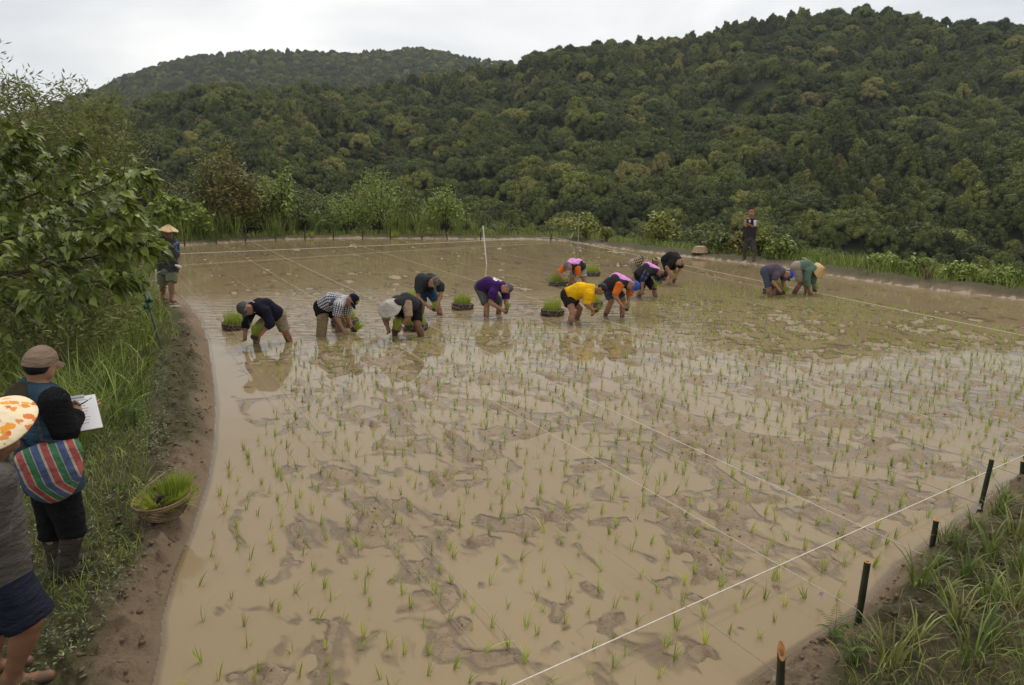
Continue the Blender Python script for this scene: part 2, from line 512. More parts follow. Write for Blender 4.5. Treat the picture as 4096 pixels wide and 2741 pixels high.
inl = sst(0.12, 0.36, GS + 0.5 * (fbm(GX * 1.2, GY * 1.2, 71, 3) - .5)).ravel()
tag(link('paddy_floor', sub_mesh('paddy_floor', (smin4 < -0.02), [m_mud])), kind='structure')
tag(link('bank', sub_mesh('bank', (smin4 >= -0.02) & (rmin4 < 62), [m_bank], {'inland': inl, 'edge': 1 - sst(0.0, 0.35 , GS).ravel()})), kind='structure')
tag(link('hillside', sub_mesh('hillside', (smin4 >= -0.02) & (rmin4 >= 62), [m_hill])), kind='structure')

# --- water: murky, thicker colour where it is deeper, mirror-like, ruffled round the planters
m_wat, nt, b = new_mat('muddy_water')
nt.nodes.remove(b)
out = nt.nodes['Material Output']
tc = N(nt, 'ShaderNodeTexCoord')
dep = N(nt, 'ShaderNodeAttribute', attribute_name='depth')
al = maprange(nt, dep.outputs["Fac"], 0.0, 0.020, 0.0, 0.97)
nm = noise(nt, 0.45, tc.outputs['Object'], detail=4)
df = N(nt, 'ShaderNodeBsdfDiffuse')
nt.links.new(mixc(nt, maprange(nt, nm, 0.3, 0.7), (0.250, 0.187, 0.106), (0.302, 0.230, 0.136)), df.inputs['Color'])
tr = N(nt, 'ShaderNodeBsdfTransparent')
mx1 = N(nt, 'ShaderNodeMixShader')
nt.links.new(al, mx1.inputs[0]); nt.links.new(tr.outputs[0], mx1.inputs[1]); nt.links.new(df.outputs[0], mx1.inputs[2])
gl = N(nt, 'ShaderNodeBsdfGlossy', Roughness=0.03)
fr = N(nt, 'ShaderNodeFresnel', IOR=1.34)
mx2 = N(nt, 'ShaderNodeMixShader')
nt.links.new(fr.outputs[0], mx2.inputs[0]); nt.links.new(mx1.outputs[0], mx2.inputs[1]); nt.links.new(gl.outputs[0], mx2.inputs[2])
nt.links.new(mx2.outputs[0], out.inputs['Surface'])
mp = N(nt, 'ShaderNodeMapping'); mp.inputs['Scale'].default_value = (0.55, 2.6, 1.0)
nt.links.new(tc.outputs['Object'], mp.inputs['Vector'])
rip = noise(nt, 2.4, mp.outputs[0], detail=3, rough=0.55)
at = N(nt, 'ShaderNodeAttribute', attribute_name='ruffle')
mu = N(nt, 'ShaderNodeMath', operation='MULTIPLY'); nt.links.new(rip, mu.inputs[0]); nt.links.new(at.outputs['Fac'], mu.inputs[1])
bp = N(nt, 'ShaderNodeBump', Distance=0.02, Strength=1.0)
nt.links.new(mu.outputs[0], bp.inputs['Height'])
nt.links.new(bp.outputs[0], gl.inputs['Normal']); nt.links.new(bp.outputs[0], fr.inputs['Normal'])
depth = np.clip(-GZ, 0, 0.2).ravel()
ruf = 0.05 + 1.0 * np.exp(-(((GX + 4.2) / 3.6) ** 2 + ((GY - 14.0) / 4.2) ** 2)) + 0.5 * np.exp(-(((GX - 3.0) / 3.0) ** 2 + ((GY - 15.5) / 3.0) ** 2))
ruf = ruf * sst(9.5, 13.0, GY) * .85 + 0.008
WVt = np.stack([GX.ravel(), GY.ravel(), np.zeros(GX.size)], 1)
zmin4 = GZ.ravel()[QT].min(1)
tag(link('water', sub_mesh('water', (smin4 < 0.0) & (zmin4 < 0.003), [m_wat], {'depth': depth, 'ruffle': ruf.ravel()}, WVt)), kind='structure')

# ================================================================== FOREST ON THE HILLS
M_bark = simple('bark', (0.075, 0.058, 0.042), 0.95, 0.35, 9, 0.02, 30)
m_forest = foliage('forest_leaves', [(0.0, (0.051, 0.063, 0.021)), (0.30, (0.078, 0.095, 0.026)), (0.58, (0.103, 0.123, 0.032)), (0.80, (0.135, 0.155, 0.036)),
                                     (0.92, (0.188, 0.201, 0.044)), (0.975, (0.268, 0.253, 0.074)), (1.0, (0.160, 0.135, 0.055))], 0.4, 0.65, True, 0.08)
def crown_mesh(seed, R, Hh, z0, lobes, per, leaf, flat=0.6, trunk_h=4.0, bushy=False):
    """crown of leafy lobes round a core, on a tapered trunk with limbs"""
    r = np.random.default_rng(seed)
    C = []; L = []
    for i in range(lobes):
        a = i * 2.399 + r.uniform(-.4, .4); q = math.sqrt((i + .5) / lobes)
        rr = R * q * r.uniform(.75, 1.0)
        zz = z0 + Hh * (math.sqrt(max(0.0, 1.03 - q * q)) * r.uniform(.72, 1.0) - 0.05)
        C.append((rr * math.cos(a), rr * math.sin(a), zz)); L.append(R * r.uniform(.15, .29))
    C = np.array(C); L = np.array(L)
    D = r.normal(0, 1, (lobes, per, 3)); D /= np.linalg.norm(D, axis=2)[..., None]
    D[..., 2] = np.where(D[..., 2] < -0.25, -D[..., 2], D[..., 2])
    P = C[:, None] + D * (L[:, None, None] * r.uniform(.70, 1.28, (lobes, per, 1))) * np.array((1, 1, flat))
    V, Q, A_ = leafquads(P.reshape(-1, 3), D.reshape(-1, 3) + np.array((0, 0, .25)), leaf * r.uniform(.6, 1.3, lobes * per), leaf * r.uniform(.4, .8, lobes * per), 0.6)
    # cores
    cv, cq, cm = [], [], []
    n = 0
    for c, l in zip(C, L):
        uv, uf = lathe([(max(.02, math.sin(t)) * l * .86, math.cos(t) * -l * .86 * flat) for t in np.linspace(0.02, 3.12, 5)], 6)
        cv.append(uv + c); cq += [[k + n for k in f] for f in uf]; n += len(uv)
    cv = np.concatenate(cv)
    tv, tf = tube([(0, 0, -1.2), (0.05, 0, trunk_h * .5), (0.0, 0.08, trunk_h), (0, 0, z0 + Hh * .6)], [R * .07, R * .055, R * .04, R * .02], 6)
    Vs = [V, cv, tv]; n0 = len(V); n1 = n0 + len(cv)
    quads = [Q, np.array(cq) + n0, np.array([[k + n1 for k in f] for f in tf if len(f) == 4])]
    n2 = n1 + len(tv)
    lq = []
    for k in range(4):
        e = C[(k * 5 + 2) % lobes]
        v2, f2 = tube([(0, 0, trunk_h * .6), e * .55 + np.array((0, 0, trunk_h * .35)), e], [R * .035, R * .025, R * .01], 5, False)
        Vs.append(v2); lq += [[q + n2 for q in f] for f in f2]; n2 += len(v2)
    quads.append(np.array(lq))
    mi = np.concatenate([np.zeros(len(quads[0]) + len(quads[1]), int), np.ones(len(quads[2]) + len(quads[3]), int)])
    rn = np.concatenate([A_, np.full(len(cv), 0.3), np.full(n2 - n1, .5)])
    return mesh_np('tree', np.concatenate(Vs), quads, None or [m_forest, M_bark], False, {'rnd': rn}, mi)
TREE = [crown_mesh(1, 3.6, 4.6, 0.7, 50, 62, .40, .95), crown_mesh(2, 4.3, 3.8, 1.1, 60, 55, .44, .8, 3.0), crown_mesh(3, 3.1, 5.4, 0.6, 50, 60, .36, 1.1),
        crown_mesh(4, 3.9, 4.2, 0.7, 66, 48, .34, .9), crown_mesh(5, 2.6, 6.0, 0.6, 46, 62, .38, 1.2, 4.0)]
KIND = ['round-crowned', 'broad flat-topped', 'tall domed', 'wide many-lobed', 'narrow upright']
pts = []
def scatter(n, a0, a1, r0, r1):
    a = rng.uniform(math.radians(a0), math.radians(a1), n); r = np.sqrt(rng.uniform(r0 * r0, r1 * r1, n))
    return np.sin(a) * r, np.cos(a) * r
fx, fy = scatter(42000, -47, 47, 62, 445)
fr_, fa = np.hypot(fx, fy), np.arctan2(fx, fy)
ok = (fr_ < np.interp(fa, [-0.9, -0.45, 0.0, 0.35, 0.9], [300, 330, 380, 410, 380]) + 10) & (sd_poly(fx, fy) > 22)
fx, fy = fx[ok], fy[ok]
gx, gy = scatter(20000, -47, 8, 720, 915)
FX = np.concatenate([fx, gx]); FY = np.concatenate([fy, gy])
# thin to a crown spacing
cell = 4.2; seen = {}; keep = []
order = rng.permutation(len(FX))
spc = np.where(np.hypot(FX, FY) > 480, 4.2, 2.7 + 1.5 * rng.uniform(0, 1, len(FX)))
for i in order:
    cx, cy = int(FX[i] // cell), int(FY[i] // cell); okk = True
    for dx in (-1, 0, 1):
        for dy in (-1, 0, 1):
            for j in seen.get((cx + dx, cy + dy), ()):
                if (FX[i] - FX[j]) ** 2 + (FY[i] - FY[j]) ** 2 < (min(spc[i], spc[j]) * 0.88) ** 2: okk = False
    if okk:
        seen.setdefault((cx, cy), []).append(i); keep.append(i)
FX, FY = FX[keep], FY[keep]
FZ = ground_z(FX, FY)
fr_ = np.hypot(FX, FY); fa = np.arctan2(FX, FY)
# where the bank hides them they are left out
az_t = np.linspace(-0.9, 0.9, 181)
bank_tan = np.full(181, -9.0)
for k, a in enumerate(az_t):
    rr = np.linspace(3, 60, 230); zz = ground_z(np.sin(a) * rr, np.cos(a) * rr)
    bank_tan[k] = np.max((zz - CAM_H) / rr)
FS = (0.50 + 0.75 * rng.uniform(0, 1, len(FX)) ** 1.6) * np.where(fr_ > 480, 1.0, 1.0) * np.where(fr_ < 110, 0.85, 1.0)
vis = (FZ + 7.0 * FS - CAM_H) / fr_ > np.interp(fa, az_t, bank_tan)
FX, FY, FZ, fr_, fa, FS = (q[vis] for q in (FX, FY, FZ, fr_, fa, FS))
# groves: trees of a kind keep together
FKn = fbm(FX / 42, FY / 42, 5, 2) + rng.normal(0, .11, len(FX))
FK = np.digitize(FKn, [0.36, 0.46, 0.54, 0.64])
FR = rng.uniform(0, 2 * np.pi, len(FX))
near = np.argsort(fr_)[:300]
MARKS = [(300, 'the bamboo'), (640, 'the man in the grey vest'), (920, 'the rust-coloured tree'), (1270, 'the large fern'), (1520, 'the pale bush'), (1930, 'the white pole'), (2320, 'the thin pole'),
         (2640, 'the upturned basket'), (2990, 'the man with the phone'), (3300, 'the green-shirted planter'), (3700, 'the dry tuft'), (4060, 'the right end of the bank')]
src = {}
for i in near:
    k = int(FK[i])
    o = link('forest_tree', TREE[k], None, (FX[i], FY[i], FZ[i]), (rng.normal(0, .05), rng.normal(0, .05), FR[i]), FS[i] * np.array((1, 1, rng.uniform(.85, 1.15))))
    pxx = 2048 + math.tan(fa[i]) * F
    j = int(np.argmin([abs(pxx - m_[0]) for m_ in MARKS]))
    rank = 'nearest' if fr_[i] < 100 else ('low' if fr_[i] < 118 else 'higher')
    tag(o, '%s forest tree, %s on the slope behind %s' % (KIND[k], rank, MARKS[j][1]), 'tree', 'forest trees on the near slope')
    src.setdefault(k, o)
for k in range(5):
    if k not in src:
        i = int(near[k]); o = link('forest_tree', TREE[k], None, (FX[i] + 2, FY[i] + 3, FZ[i]), (0, 0, 1), .9)
        tag(o, '%s green tree of the hill forest' % KIND[k], 'tree', 'forest trees on the near slope'); src[k] = o
rest = np.setdiff1d(np.arange(len(FX)), near)
pm = bpy.data.meshes.new('forest')
pm.vertices.add(len(rest))
pm.vertices.foreach_set('co', np.stack([FX[rest], FY[rest], FZ[rest]], 1).astype(np.float32).ravel())
for nme, typ, dat in (('k', 'INT', FK[rest].astype(np.int32)), ('s', 'FLOAT', FS[rest].astype(np.float32)), ('r', 'FLOAT', FR[rest].astype(np.float32))):
    pm.attributes.new(nme, typ, 'POINT').data.foreach_set('value', dat)
forest = tag(link('forest', pm), 'dense green forest covering both hills behind the paddy', 'forest', kind='stuff')
gn = bpy.data.node_groups.new('forest_trees', 'GeometryNodeTree')
gn.interface.new_socket('Geometry', in_out='INPUT', socket_type='NodeSocketGeometry')
gn.interface.new_socket('Geometry', in_out='OUTPUT', socket_type='NodeSocketGeometry')
gi = gn.nodes.new('NodeGroupInput'); go = gn.nodes.new('NodeGroupOutput'); jn = gn.nodes.new('GeometryNodeJoinGeometry')
def nattr(nme, typ):
    n = gn.nodes.new('GeometryNodeInputNamedAttribute'); n.data_type = typ; n.inputs['Name'].default_value = nme
    return [s for s in n.outputs if s.enabled and s.name == 'Attribute'][0]
ka, sa, ra = nattr('k', 'INT'), nattr('s', 'FLOAT'), nattr('r', 'FLOAT')
cx = gn.nodes.new('ShaderNodeCombineXYZ'); gn.links.new(ra, cx.inputs[2])
for k in range(5):
    oi = gn.nodes.new('GeometryNodeObjectInfo'); oi.inputs['Object'].default_value = src[k]; oi.inputs['As Instance'].default_value = True
    oi.transform_space = 'ORIGINAL'
    cmpn = gn.nodes.new('FunctionNodeCompare'); cmpn.data_type = 'INT'; cmpn.operation = 'EQUAL'
    gn.links.new(ka, [s for s in cmpn.inputs if s.enabled][0]); [s for s in cmpn.inputs if s.enabled][1].default_value = k
    ip = gn.nodes.new('GeometryNodeInstanceOnPoints')
    gn.links.new(gi.outputs[0], ip.inputs['Points']); gn.links.new(cmpn.outputs[0], ip.inputs['Selection'])
    gn.links.new(oi.outputs['Geometry'], ip.inputs['Instance'])
    gn.links.new(cx.outputs[0], ip.inputs['Rotation']); gn.links.new(sa, ip.inputs['Scale'])
    gn.links.new(ip.outputs[0], jn.inputs[0])
gn.links.new(jn.outputs[0], go.inputs[0])
md = forest.modifiers.new('trees', 'NODES'); md.node_group = gn
print('forest trees', len(FX))

# ================================================================== PLANTS NEAR THE PADDY
G_green = [(0.0, (0.050, 0.078, 0.020)), (0.5, (0.085, 0.122, 0.030)), (1.0, (0.130, 0.160, 0.048))]
m_grass = foliage('grass_blades', [(0.0, (0.127, 0.174, 0.036)), (0.45, (0.202, 0.256, 0.050)), (0.8, (0.279, 0.317, 0.077)), (1.0, (0.347, 0.332, 0.119))], 0.5, 0.5, False, 0.3, 0.9, 0.2)
m_pale = foliage('trampled_weeds', [(0.0, (0.080, 0.104, 0.036)), (0.6, (0.134, 0.163, 0.061)), (1.0, (0.193, 0.212, 0.095))], 0.55, 0.5, False, 0.35, 1.5)
m_straw = foliage('dead_grass', [(0.0, (0.105, 0.075, 0.042)), (0.6, (0.205, 0.155, 0.088)), (1.0, (0.320, 0.250, 0.150))], 0.5, 0.8, False, 0.15, 2.0)
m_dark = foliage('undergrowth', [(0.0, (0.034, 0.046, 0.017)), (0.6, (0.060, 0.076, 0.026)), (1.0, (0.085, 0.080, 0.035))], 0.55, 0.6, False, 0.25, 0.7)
m_rice = foliage('rice_leaf', [(0.0, (0.239, 0.313, 0.036)), (0.6, (0.343, 0.416, 0.050)), (1.0, (0.462, 0.496, 0.084))], 0.35, 0.45, True, 0.35, None, 0.2)
m_mulb = foliage('broad_leaf', [(0.0, (0.094, 0.127, 0.024)), (0.5, (0.148, 0.192, 0.033)), (1.0, (0.229, 0.268, 0.052))], 0.35, 0.42, True, 0.4, None, 0.25)
m_bamb = foliage('bamboo_leaf', [(0.0, (0.130, 0.160, 0.050)), (0.6, (0.176, 0.204, 0.065)), (1.0, (0.215, 0.212, 0.079))], 0.5, 0.6, True, 0.1, None, 0.2)
m_culm = simple('bamboo_culm', (0.120, 0.115, 0.050), 0.6, 0.35, 3)

def place(az_px, beyond, dz=0.0):
    """a spot on the ground `beyond` metres past the far water edge, in the direction of pixel column az_px"""
    d = ray(az_px, 1000); a = math.atan2(d[0], d[1])
    r = np.linspace(2, 60, 600); s = sd_poly(np.sin(a) * r, np.cos(a) * r)
    k = np.where(s < 0)[0]
    k0 = k[-1] if len(k) else 300
    rr = max(r[k0], 36.5 if az_px < 700 else 0.0) + beyond
    x, y = math.sin(a) * rr, math.cos(a) * rr
    return np.array((x, y, float(ground_z(np.array([x]), np.array([y]))[0]) + dz))

# ---- grass as uncountable cover
def rand_in(n, test, x0, x1, y0, y1):
    xs, ys = [], []
    tot = 0
    while tot < n:
        x = rng.uniform(x0, x1, n * 3); y = rng.uniform(y0, y1, n * 3)
        k = test(x, y); xs.append(x[k]); ys.append(y[k]); tot += k.sum()
    return np.concatenate(xs)[:n], np.concatenate(ys)[:n]
def grass(name, label, x, y, H, Wd, bend, mat, segs=3, lean=None, sink=0.02):
    n = len(x)
    a = rng.uniform(0, 2 * np.pi, n)
    D = np.stack([np.cos(a), np.sin(a)], 1)
    if lean is not None: D = D * 0.7 + np.asarray(lean)[None]
    V, Q, A_ = blades(np.stack([x, y, ground_z(x, y) - sink], 1), D, H, Wd, bend, segs)
    return tag(link(name, mesh_np(name, V, Q, [mat], True, {'rnd': A_})), label, 'grass', kind='stuff')
def left_ok(x, y):
    s = sd_poly(x, y)
    w = 0.17 + 0.40 * np.clip((4.4 - y) / 1.4, 0, 1) + 0.32 * (fbm(x * 1.3, y * 1.3, 71, 3) - .5)
    return (s > w) & (x < -0.5 * y - 0.4) & (s < 6) & (x > -1.0 * y - 3)
dens = lambda x, y, sc, t: fbm(x * sc, y * sc, 123, 3) > t
x, y = rand_in(25000, lambda x, y: left_ok(x, y) & dens(x, y, .9, .37), -13, -1.5, 2.4, 14)
sl = sd_poly(x, y)
grass('left_bank_grass', 'short bright green grass along the left bank', x, y, rng.uniform(.06, .22, len(x)), rng.uniform(.006, .013, len(x)), rng.uniform(.3, 1.6, len(x)), m_grass)
x, y = rand_in(9500, lambda x, y: left_ok(x, y) & (sd_poly(x, y) > 1.15) & (y > 4.6) & dens(x, y, .7, .46), -14, -2.5, 4.6, 16)
grass('tall_grass', 'tall arching grass between the left bank and the bamboo', x, y, rng.uniform(.3, .85, len(x)), rng.uniform(.008, .018, len(x)), rng.uniform(.5, 1.9, len(x)), m_grass, 4)
x, y = rand_in(7000, lambda x, y: left_ok(x, y) , -20, -5.5, 10, 34)
grass('bank_grass', 'green grass on the far part of the left bank', x, y, rng.uniform(.15, .6, len(x)), rng.uniform(.012, .022, len(x)), rng.uniform(.4, 1.6, len(x)), m_grass)
def weed_ok(x, y):
    s = sd_poly(x, y)
    return (s > 0.12 + 0.35 * np.clip((4.2 - y) / 1.3, 0, 1) + 0.4 * (fbm(x * 2, y * 2, 41, 3) - .4)) & (s < 2.6) & (x < -0.5 * y - 0.2) & dens(x, y, 1.6, .36)
x, y = rand_in(30000, weed_ok, -9, -1.2, 2.2, 11)
keepw = rng.uniform(0, 1, len(x)) < sst(0.05, 0.3, sd_poly(x, y))
x, y = x[keepw], y[keepw]
P = np.stack([x, y, ground_z(x, y) + rng.uniform(.0, .045, len(x))], 1)
V, Q, A_ = leafquads(P, np.tile((0, 0, 1.0), (len(P), 1)), rng.uniform(.016, .042, len(P)), rng.uniform(.006, .012, len(P)), 0.55)
tag(link('low_weeds', mesh_np('low_weeds', V, Q, [m_pale], False, {'rnd': A_})), 'trampled pale low weeds along the left mud path', 'weeds', kind='stuff')
# undergrowth below the bamboo
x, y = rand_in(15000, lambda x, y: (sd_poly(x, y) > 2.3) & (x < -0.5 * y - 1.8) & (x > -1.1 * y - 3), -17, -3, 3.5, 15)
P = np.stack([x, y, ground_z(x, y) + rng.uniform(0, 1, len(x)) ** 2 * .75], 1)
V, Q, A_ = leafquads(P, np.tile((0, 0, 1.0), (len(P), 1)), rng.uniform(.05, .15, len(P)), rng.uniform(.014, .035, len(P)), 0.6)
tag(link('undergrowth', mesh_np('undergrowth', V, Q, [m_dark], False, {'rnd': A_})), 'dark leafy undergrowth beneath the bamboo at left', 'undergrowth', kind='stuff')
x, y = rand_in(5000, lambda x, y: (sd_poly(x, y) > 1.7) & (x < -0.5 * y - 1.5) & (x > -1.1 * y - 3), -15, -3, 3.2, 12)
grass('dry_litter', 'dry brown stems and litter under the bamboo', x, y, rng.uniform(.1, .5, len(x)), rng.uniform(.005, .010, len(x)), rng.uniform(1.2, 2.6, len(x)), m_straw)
# right near bank
def right_ok(x, y):
    s = sd_poly(x, y)
    return (s > 0.12 + 0.5 * fbm(x * 2.2, y * 2.2, 37, 3)) & (x > 0.5) & (y < 7.5) & (y > 1.2) & (s < 3.2)
x, y = rand_in(6500, lambda x, y: right_ok(x, y) & dens(x + 40, y, 1.5, .40), .5, 9, 1.2, 7.5)
grass('right_bank_grass', 'green grass on the near right bank', x, y, rng.uniform(.05, .24, len(x)), rng.uniform(.005, .011, len(x)), rng.uniform(.3, 1.7, len(x)), m_grass)
x, y = rand_in(9000, lambda x, y: right_ok(x, y), .5, 9, 1.2, 7.5)
grass('dead_grass', 'dead brown straw matted on the near right bank', x, y, rng.uniform(.08, .28, len(x)), rng.uniform(.003, .007, len(x)), rng.uniform(1.5, 3.0, len(x)), m_straw)
# far and right banks
def far_ok(x, y):
    s = sd_poly(x, y)
    return (s > 0.40 + 0.4 * fbm(x * .7, y * .7, 91, 2)) & (s < 3.0) & (y > 9) & (x > -0.5 * y - 2)
x, y = rand_in(15000, far_ok, -22, 26, 10, 43)
grass('far_bank_grass', 'green grass fringe along the far and right banks', x, y, rng.uniform(.12, .42, len(x)), rng.uniform(.02, .035, len(x)), rng.uniform(.3, 1.5, len(x)), m_grass)
x, y = rand_in(5000, lambda x, y: far_ok(x, y) & (sd_poly(x, y) > 1.4) & (x > 9), 9, 26, 9, 26)
grass('slope_weeds', 'bright green weeds on the edge of the right bank', x, y, rng.uniform(.3, .7, len(x)), rng.uniform(.02, .04, len(x)), rng.uniform(.5, 1.7, len(x)), m_grass)

# ---- broad grass clumps on the near right bank (each a plant)
def clump_mesh(seed, n, h0, h1, w0, w1, b0, b1, spread, mat, segs=5):
    global rng
    keep_rng = rng; rng = np.random.default_rng(seed)
    a = rng.uniform(0, 2 * np.pi, n); rr = spread * np.sqrt(rng.uniform(0, 1, n))
    P = np.stack([np.cos(a) * rr, np.sin(a) * rr, np.full(n, -.03)], 1)
    a2 = a + rng.normal(0, .6, n)
    V, Q, A_ = blades(P, np.stack([np.cos(a2), np.sin(a2)], 1), rng.uniform(h0, h1, n), rng.uniform(w0, w1, n), rng.uniform(b0, b1, n), segs, a2 + np.pi / 2)
    rng = keep_rng
    return mesh_np('clump', V, Q, [mat], True, {'rnd': A_})
m_clump = foliage('broad_grass', [(0.0, (0.105, 0.147, 0.036)), (0.6, (0.158, 0.203, 0.047)), (1.0, (0.232, 0.245, 0.078))], 0.45, 0.5, True, 0.25, None, 0.15)
CL = [clump_mesh(s_, 26, .22, .50, .014, .028, .5, 1.9, .07, m_clump) for s_ in (1, 2, 3)]
spots = [(3900, 2110), (3990, 2060), (4060, 2150), (3840, 2200), (3740, 2250), (3960, 2230), (4080, 2290), (3860, 2320), (3680, 2340), (3770, 2400), (3950, 2420), (3830, 2520), (4050, 2480), (3660, 2590), (3560, 2680), (3960, 2600), (4020, 2000), (3780, 2160), (3880, 2690), (4080, 2380)]
for i, p in enumerate(spots):
    q = ground(*p, .18); z = float(ground_z(q[:1], q[1:2])[0])
    o = link('grass_clump', CL[i % 3], None, (q[0], q[1], z), (0, 0, rng.uniform(0, 6.28)), rng.uniform(.50, .85))
    where = 'near the bottom right corner' if p[1] > 2560 else ('behind the short bamboo stake on the right bank' if p[0] < 3800 else 'at the right edge of the near bank')
    tag(o, 'broad-bladed green grass clump %s' % where, 'grass clump', 'grass clumps on the near right bank')
CT = [clump_mesh(s_, 60, .9, 1.9, .018, .032, .5, 1.7, .28, m_grass) for s_ in (11, 12, 13)]
for i, (px, bd, sc) in enumerate([(640, 1.2, .9), (690, 1.6, 1.1), (745, 1.3, 1.15), (800, 1.5, 1.25), (850, 1.2, 1.2), (900, 1.7, 1.25), (950, 1.3, 1.0), (1080, 1.5, .9), (1120, 1.2, 1.1), (1180, 1.6, .8),
                                  (1560, 1.4, 1.1), (1620, 1.6, 1.25), (1680, 1.3, 1.2), (1740, 1.5, 1.0), (1830, 1.3, .85), (1900, 1.5, .8), (2000, 1.4, .7), (2120, 1.5, .6)]):
    q = place(px, bd)
    o = link('silvergrass', CT[i % 3], None, q, (0, 0, rng.uniform(0, 6.28)), sc)
    tag(o, 'tall arching silvergrass on the far bank, %s' % ('left of the rust-coloured shrub' if px < 1000 else 'near the fern' if px < 1300 else 'among dry plumes at mid bank' if px < 1800 else 'right of the white pole'), 'grass clump', 'silvergrass on the far bank')
LC = [clump_mesh(s_, 34, .5, 1.05, .012, .022, .7, 2.0, .10, m_grass) for s_ in (21, 22)]
for i, p in enumerate([(330, 1640), (420, 1600), (500, 1560), (560, 1620), (480, 1700), (390, 1780), (300, 1820), (590, 1500), (540, 1420), (450, 1480), (620, 1380), (270, 1720), (520, 1340), (600, 1260)]):
    q = ground(p[0], p[1], .1); z = float(ground_z(q[:1], q[1:2])[0])
    o = link('tall_grass_clump', LC[i % 2], None, (q[0], q[1], z), (0, 0, rng.uniform(0, 6.28)), rng.uniform(.8, 1.1))
    tag(o, 'tall green grass clump on the left bank %s' % ('beside the leaning pole' if p[1] < 1520 else 'behind the note-taker'), 'grass clump', 'tall grass clumps on the left bank')
# dry plumes
for i, (px, h) in enumerate([(1500, 2.1), (1742, 1.7), (1850, 1.2), (1868, 1.9), (1962, 1.0), (1998, 1.4), (2042, 1.2), (2118, 1.9), (2190, 1.3), (2246, 1.3), (1130, 2.2), (1210, 1.8)]):
    q = place(px, 1.5 + .3 * (i % 3)); g = Geo()
    ln = rng.normal(0, .12, 2)
    top = np.array((ln[0] * h, ln[1] * h, h))
    v, f = tube([(0, 0, -.05), top * .5 + np.array((0, 0, .02)), top], [.012, .010, .006], 5); g.add(v, f)
    for k in range(26):
        t = .68 + .32 * k / 26; c = top * t; dd = nrm((rng.normal(0, .35), rng.normal(0, .35), 1)) * .16
        s_ = np.array((.012, 0, 0)) if k % 2 else np.array((0, .012, 0))
        g.add([c - s_, c + s_, c + dd + s_ * .3, c + dd - s_ * .3], [[0, 1, 2, 3]])
    o = link('dry_plume', g.mesh('plume', [m_straw]), None, q)
    tag(o, 'dry straw-coloured grass plume %s' % ('beside the rust-coloured shrub' if px < 1300 else 'on the far bank left of the white pole' if px < 1925 else 'on the far bank right of the white pole'), 'dry grass', 'dry plumes on the far bank')

# ---- shrubs and small trees round the banks
def shrub_mesh(seed, R, Hh, leaf, lobes, per, mat, asp=.45, tilt=.7):
    global rng
    keep_rng = rng; rng = np.random.default_rng(seed)
    g = Geo(); tips = []
    for k in range(lobes):
        a = k * 2.4 + rng.uniform(-.3, .3); q = math.sqrt((k + .6) / lobes)
        e = np.array((R * q * math.cos(a) * .8, R * q * math.sin(a) * .8, Hh * (.98 - .55 * q * q) * rng.uniform(.75, 1.0)))
        v, f = tube([(0, 0, -.1), e * np.array((.35, .35, .5)), e], [.035 * Hh / 2, .022 * Hh / 2, .006], 5, False); g.add(v, f, 1); tips.append(e)
    tips = np.array(tips)
    n = lobes * per
    t = rng.uniform(.45, 1.05, n)[:, None]
    D = rng.normal(0, 1, (n, 3)); D /= np.linalg.norm(D, axis=1)[:, None]
    P = np.repeat(tips, per, 0) * (t ** .5) + D * (R * .30) * rng.uniform(.2, 1.1, (n, 1))
    P[:, 2] = np.abs(P[:, 2])
    V, Q, A_ = leafquads(P, D * .6 + np.array((0, 0, .7)), leaf * rng.uniform(.6, 1.3, n), leaf * asp * rng.uniform(.7, 1.2, n), tilt)
    rng = keep_rng
    gv = np.concatenate(g.V); n0 = len(V)
    me = mesh_np('shrub', np.concatenate([V, gv]), [np.concatenate([Q, np.array(g.Q) + n0])], [mat, M_bark], False, {'rnd': np.concatenate([A_, np.full(len(gv), .5)])},
                 np.concatenate([np.zeros(len(Q), int), np.ones(len(g.Q), int)]))
    return me
def fol(nm, c, k=.35): return foliage(nm, [(0, np.array(c) * .85), (1, np.array(c) * 1.15)], k, .5, True, .3, None, .15)
m_sh = {'rust': fol('rust_leaf', (0.180, 0.162, 0.042), .6), 'bright': fol('bright_leaf', (0.215, 0.270, 0.055)), 'mid': fol('mid_leaf', (0.150, 0.182, 0.048)),
        'dark': fol('dark_leaf', (0.055, 0.070, 0.026)), 'yellow': fol('yellow_leaf', (0.215, 0.232, 0.050))}
SH = {}
def shrub(px, by, hpx, wpx, mat, label, name='shrub', leaf=.16, dist=None, per=90, lobes=15, asp=.45):
    q = place(px, by)
    d = math.hypot(q[0], q[1]); k_ = 1.2 if px < 2000 else (1.0 if px < 3400 else .72); Hh = hpx / F * d * 1.05 * k_; R = wpx / F * d / 2 * k_; per = int(per * k_ * k_)
    me = shrub_mesh(int(px) + 3, R, Hh, leaf, lobes, per, m_sh[mat], asp)
    return tag(link(name, me, None, q, (0, 0, 0)), label, 'shrub' if name == 'shrub' else 'tree')
shrub(920, 3.0, 290, 270, 'rust', 'rust and yellow leaved small tree behind the far bank', 'small_tree', .20, per=150, lobes=22)
shrub(1010, 4.0, 290, 200, 'mid', 'olive shrub right behind the rust-coloured tree', per=120, lobes=18)
shrub(820, 3.5, 230, 170, 'mid', 'green shrub left of the rust-coloured tree', per=120)
shrub(690, 2.4, 170, 170, 'bright', 'bright broad-leaved shrub behind the man in the grey vest', leaf=.26, per=60, asp=.7)
shrub(790, 1.9, 110, 130, 'bright', 'low bright shrub below the rust-coloured tree', leaf=.24, per=50, asp=.7)
shrub(590, 4.5, 300, 220, 'dark', 'dark evergreen behind the straw hat of the man on the bank', 'small_tree', per=160, lobes=18)
shrub(690, 6.0, 270, 260, 'dark', 'dark evergreen left of the rust-coloured tree', 'small_tree', per=160, lobes=20)
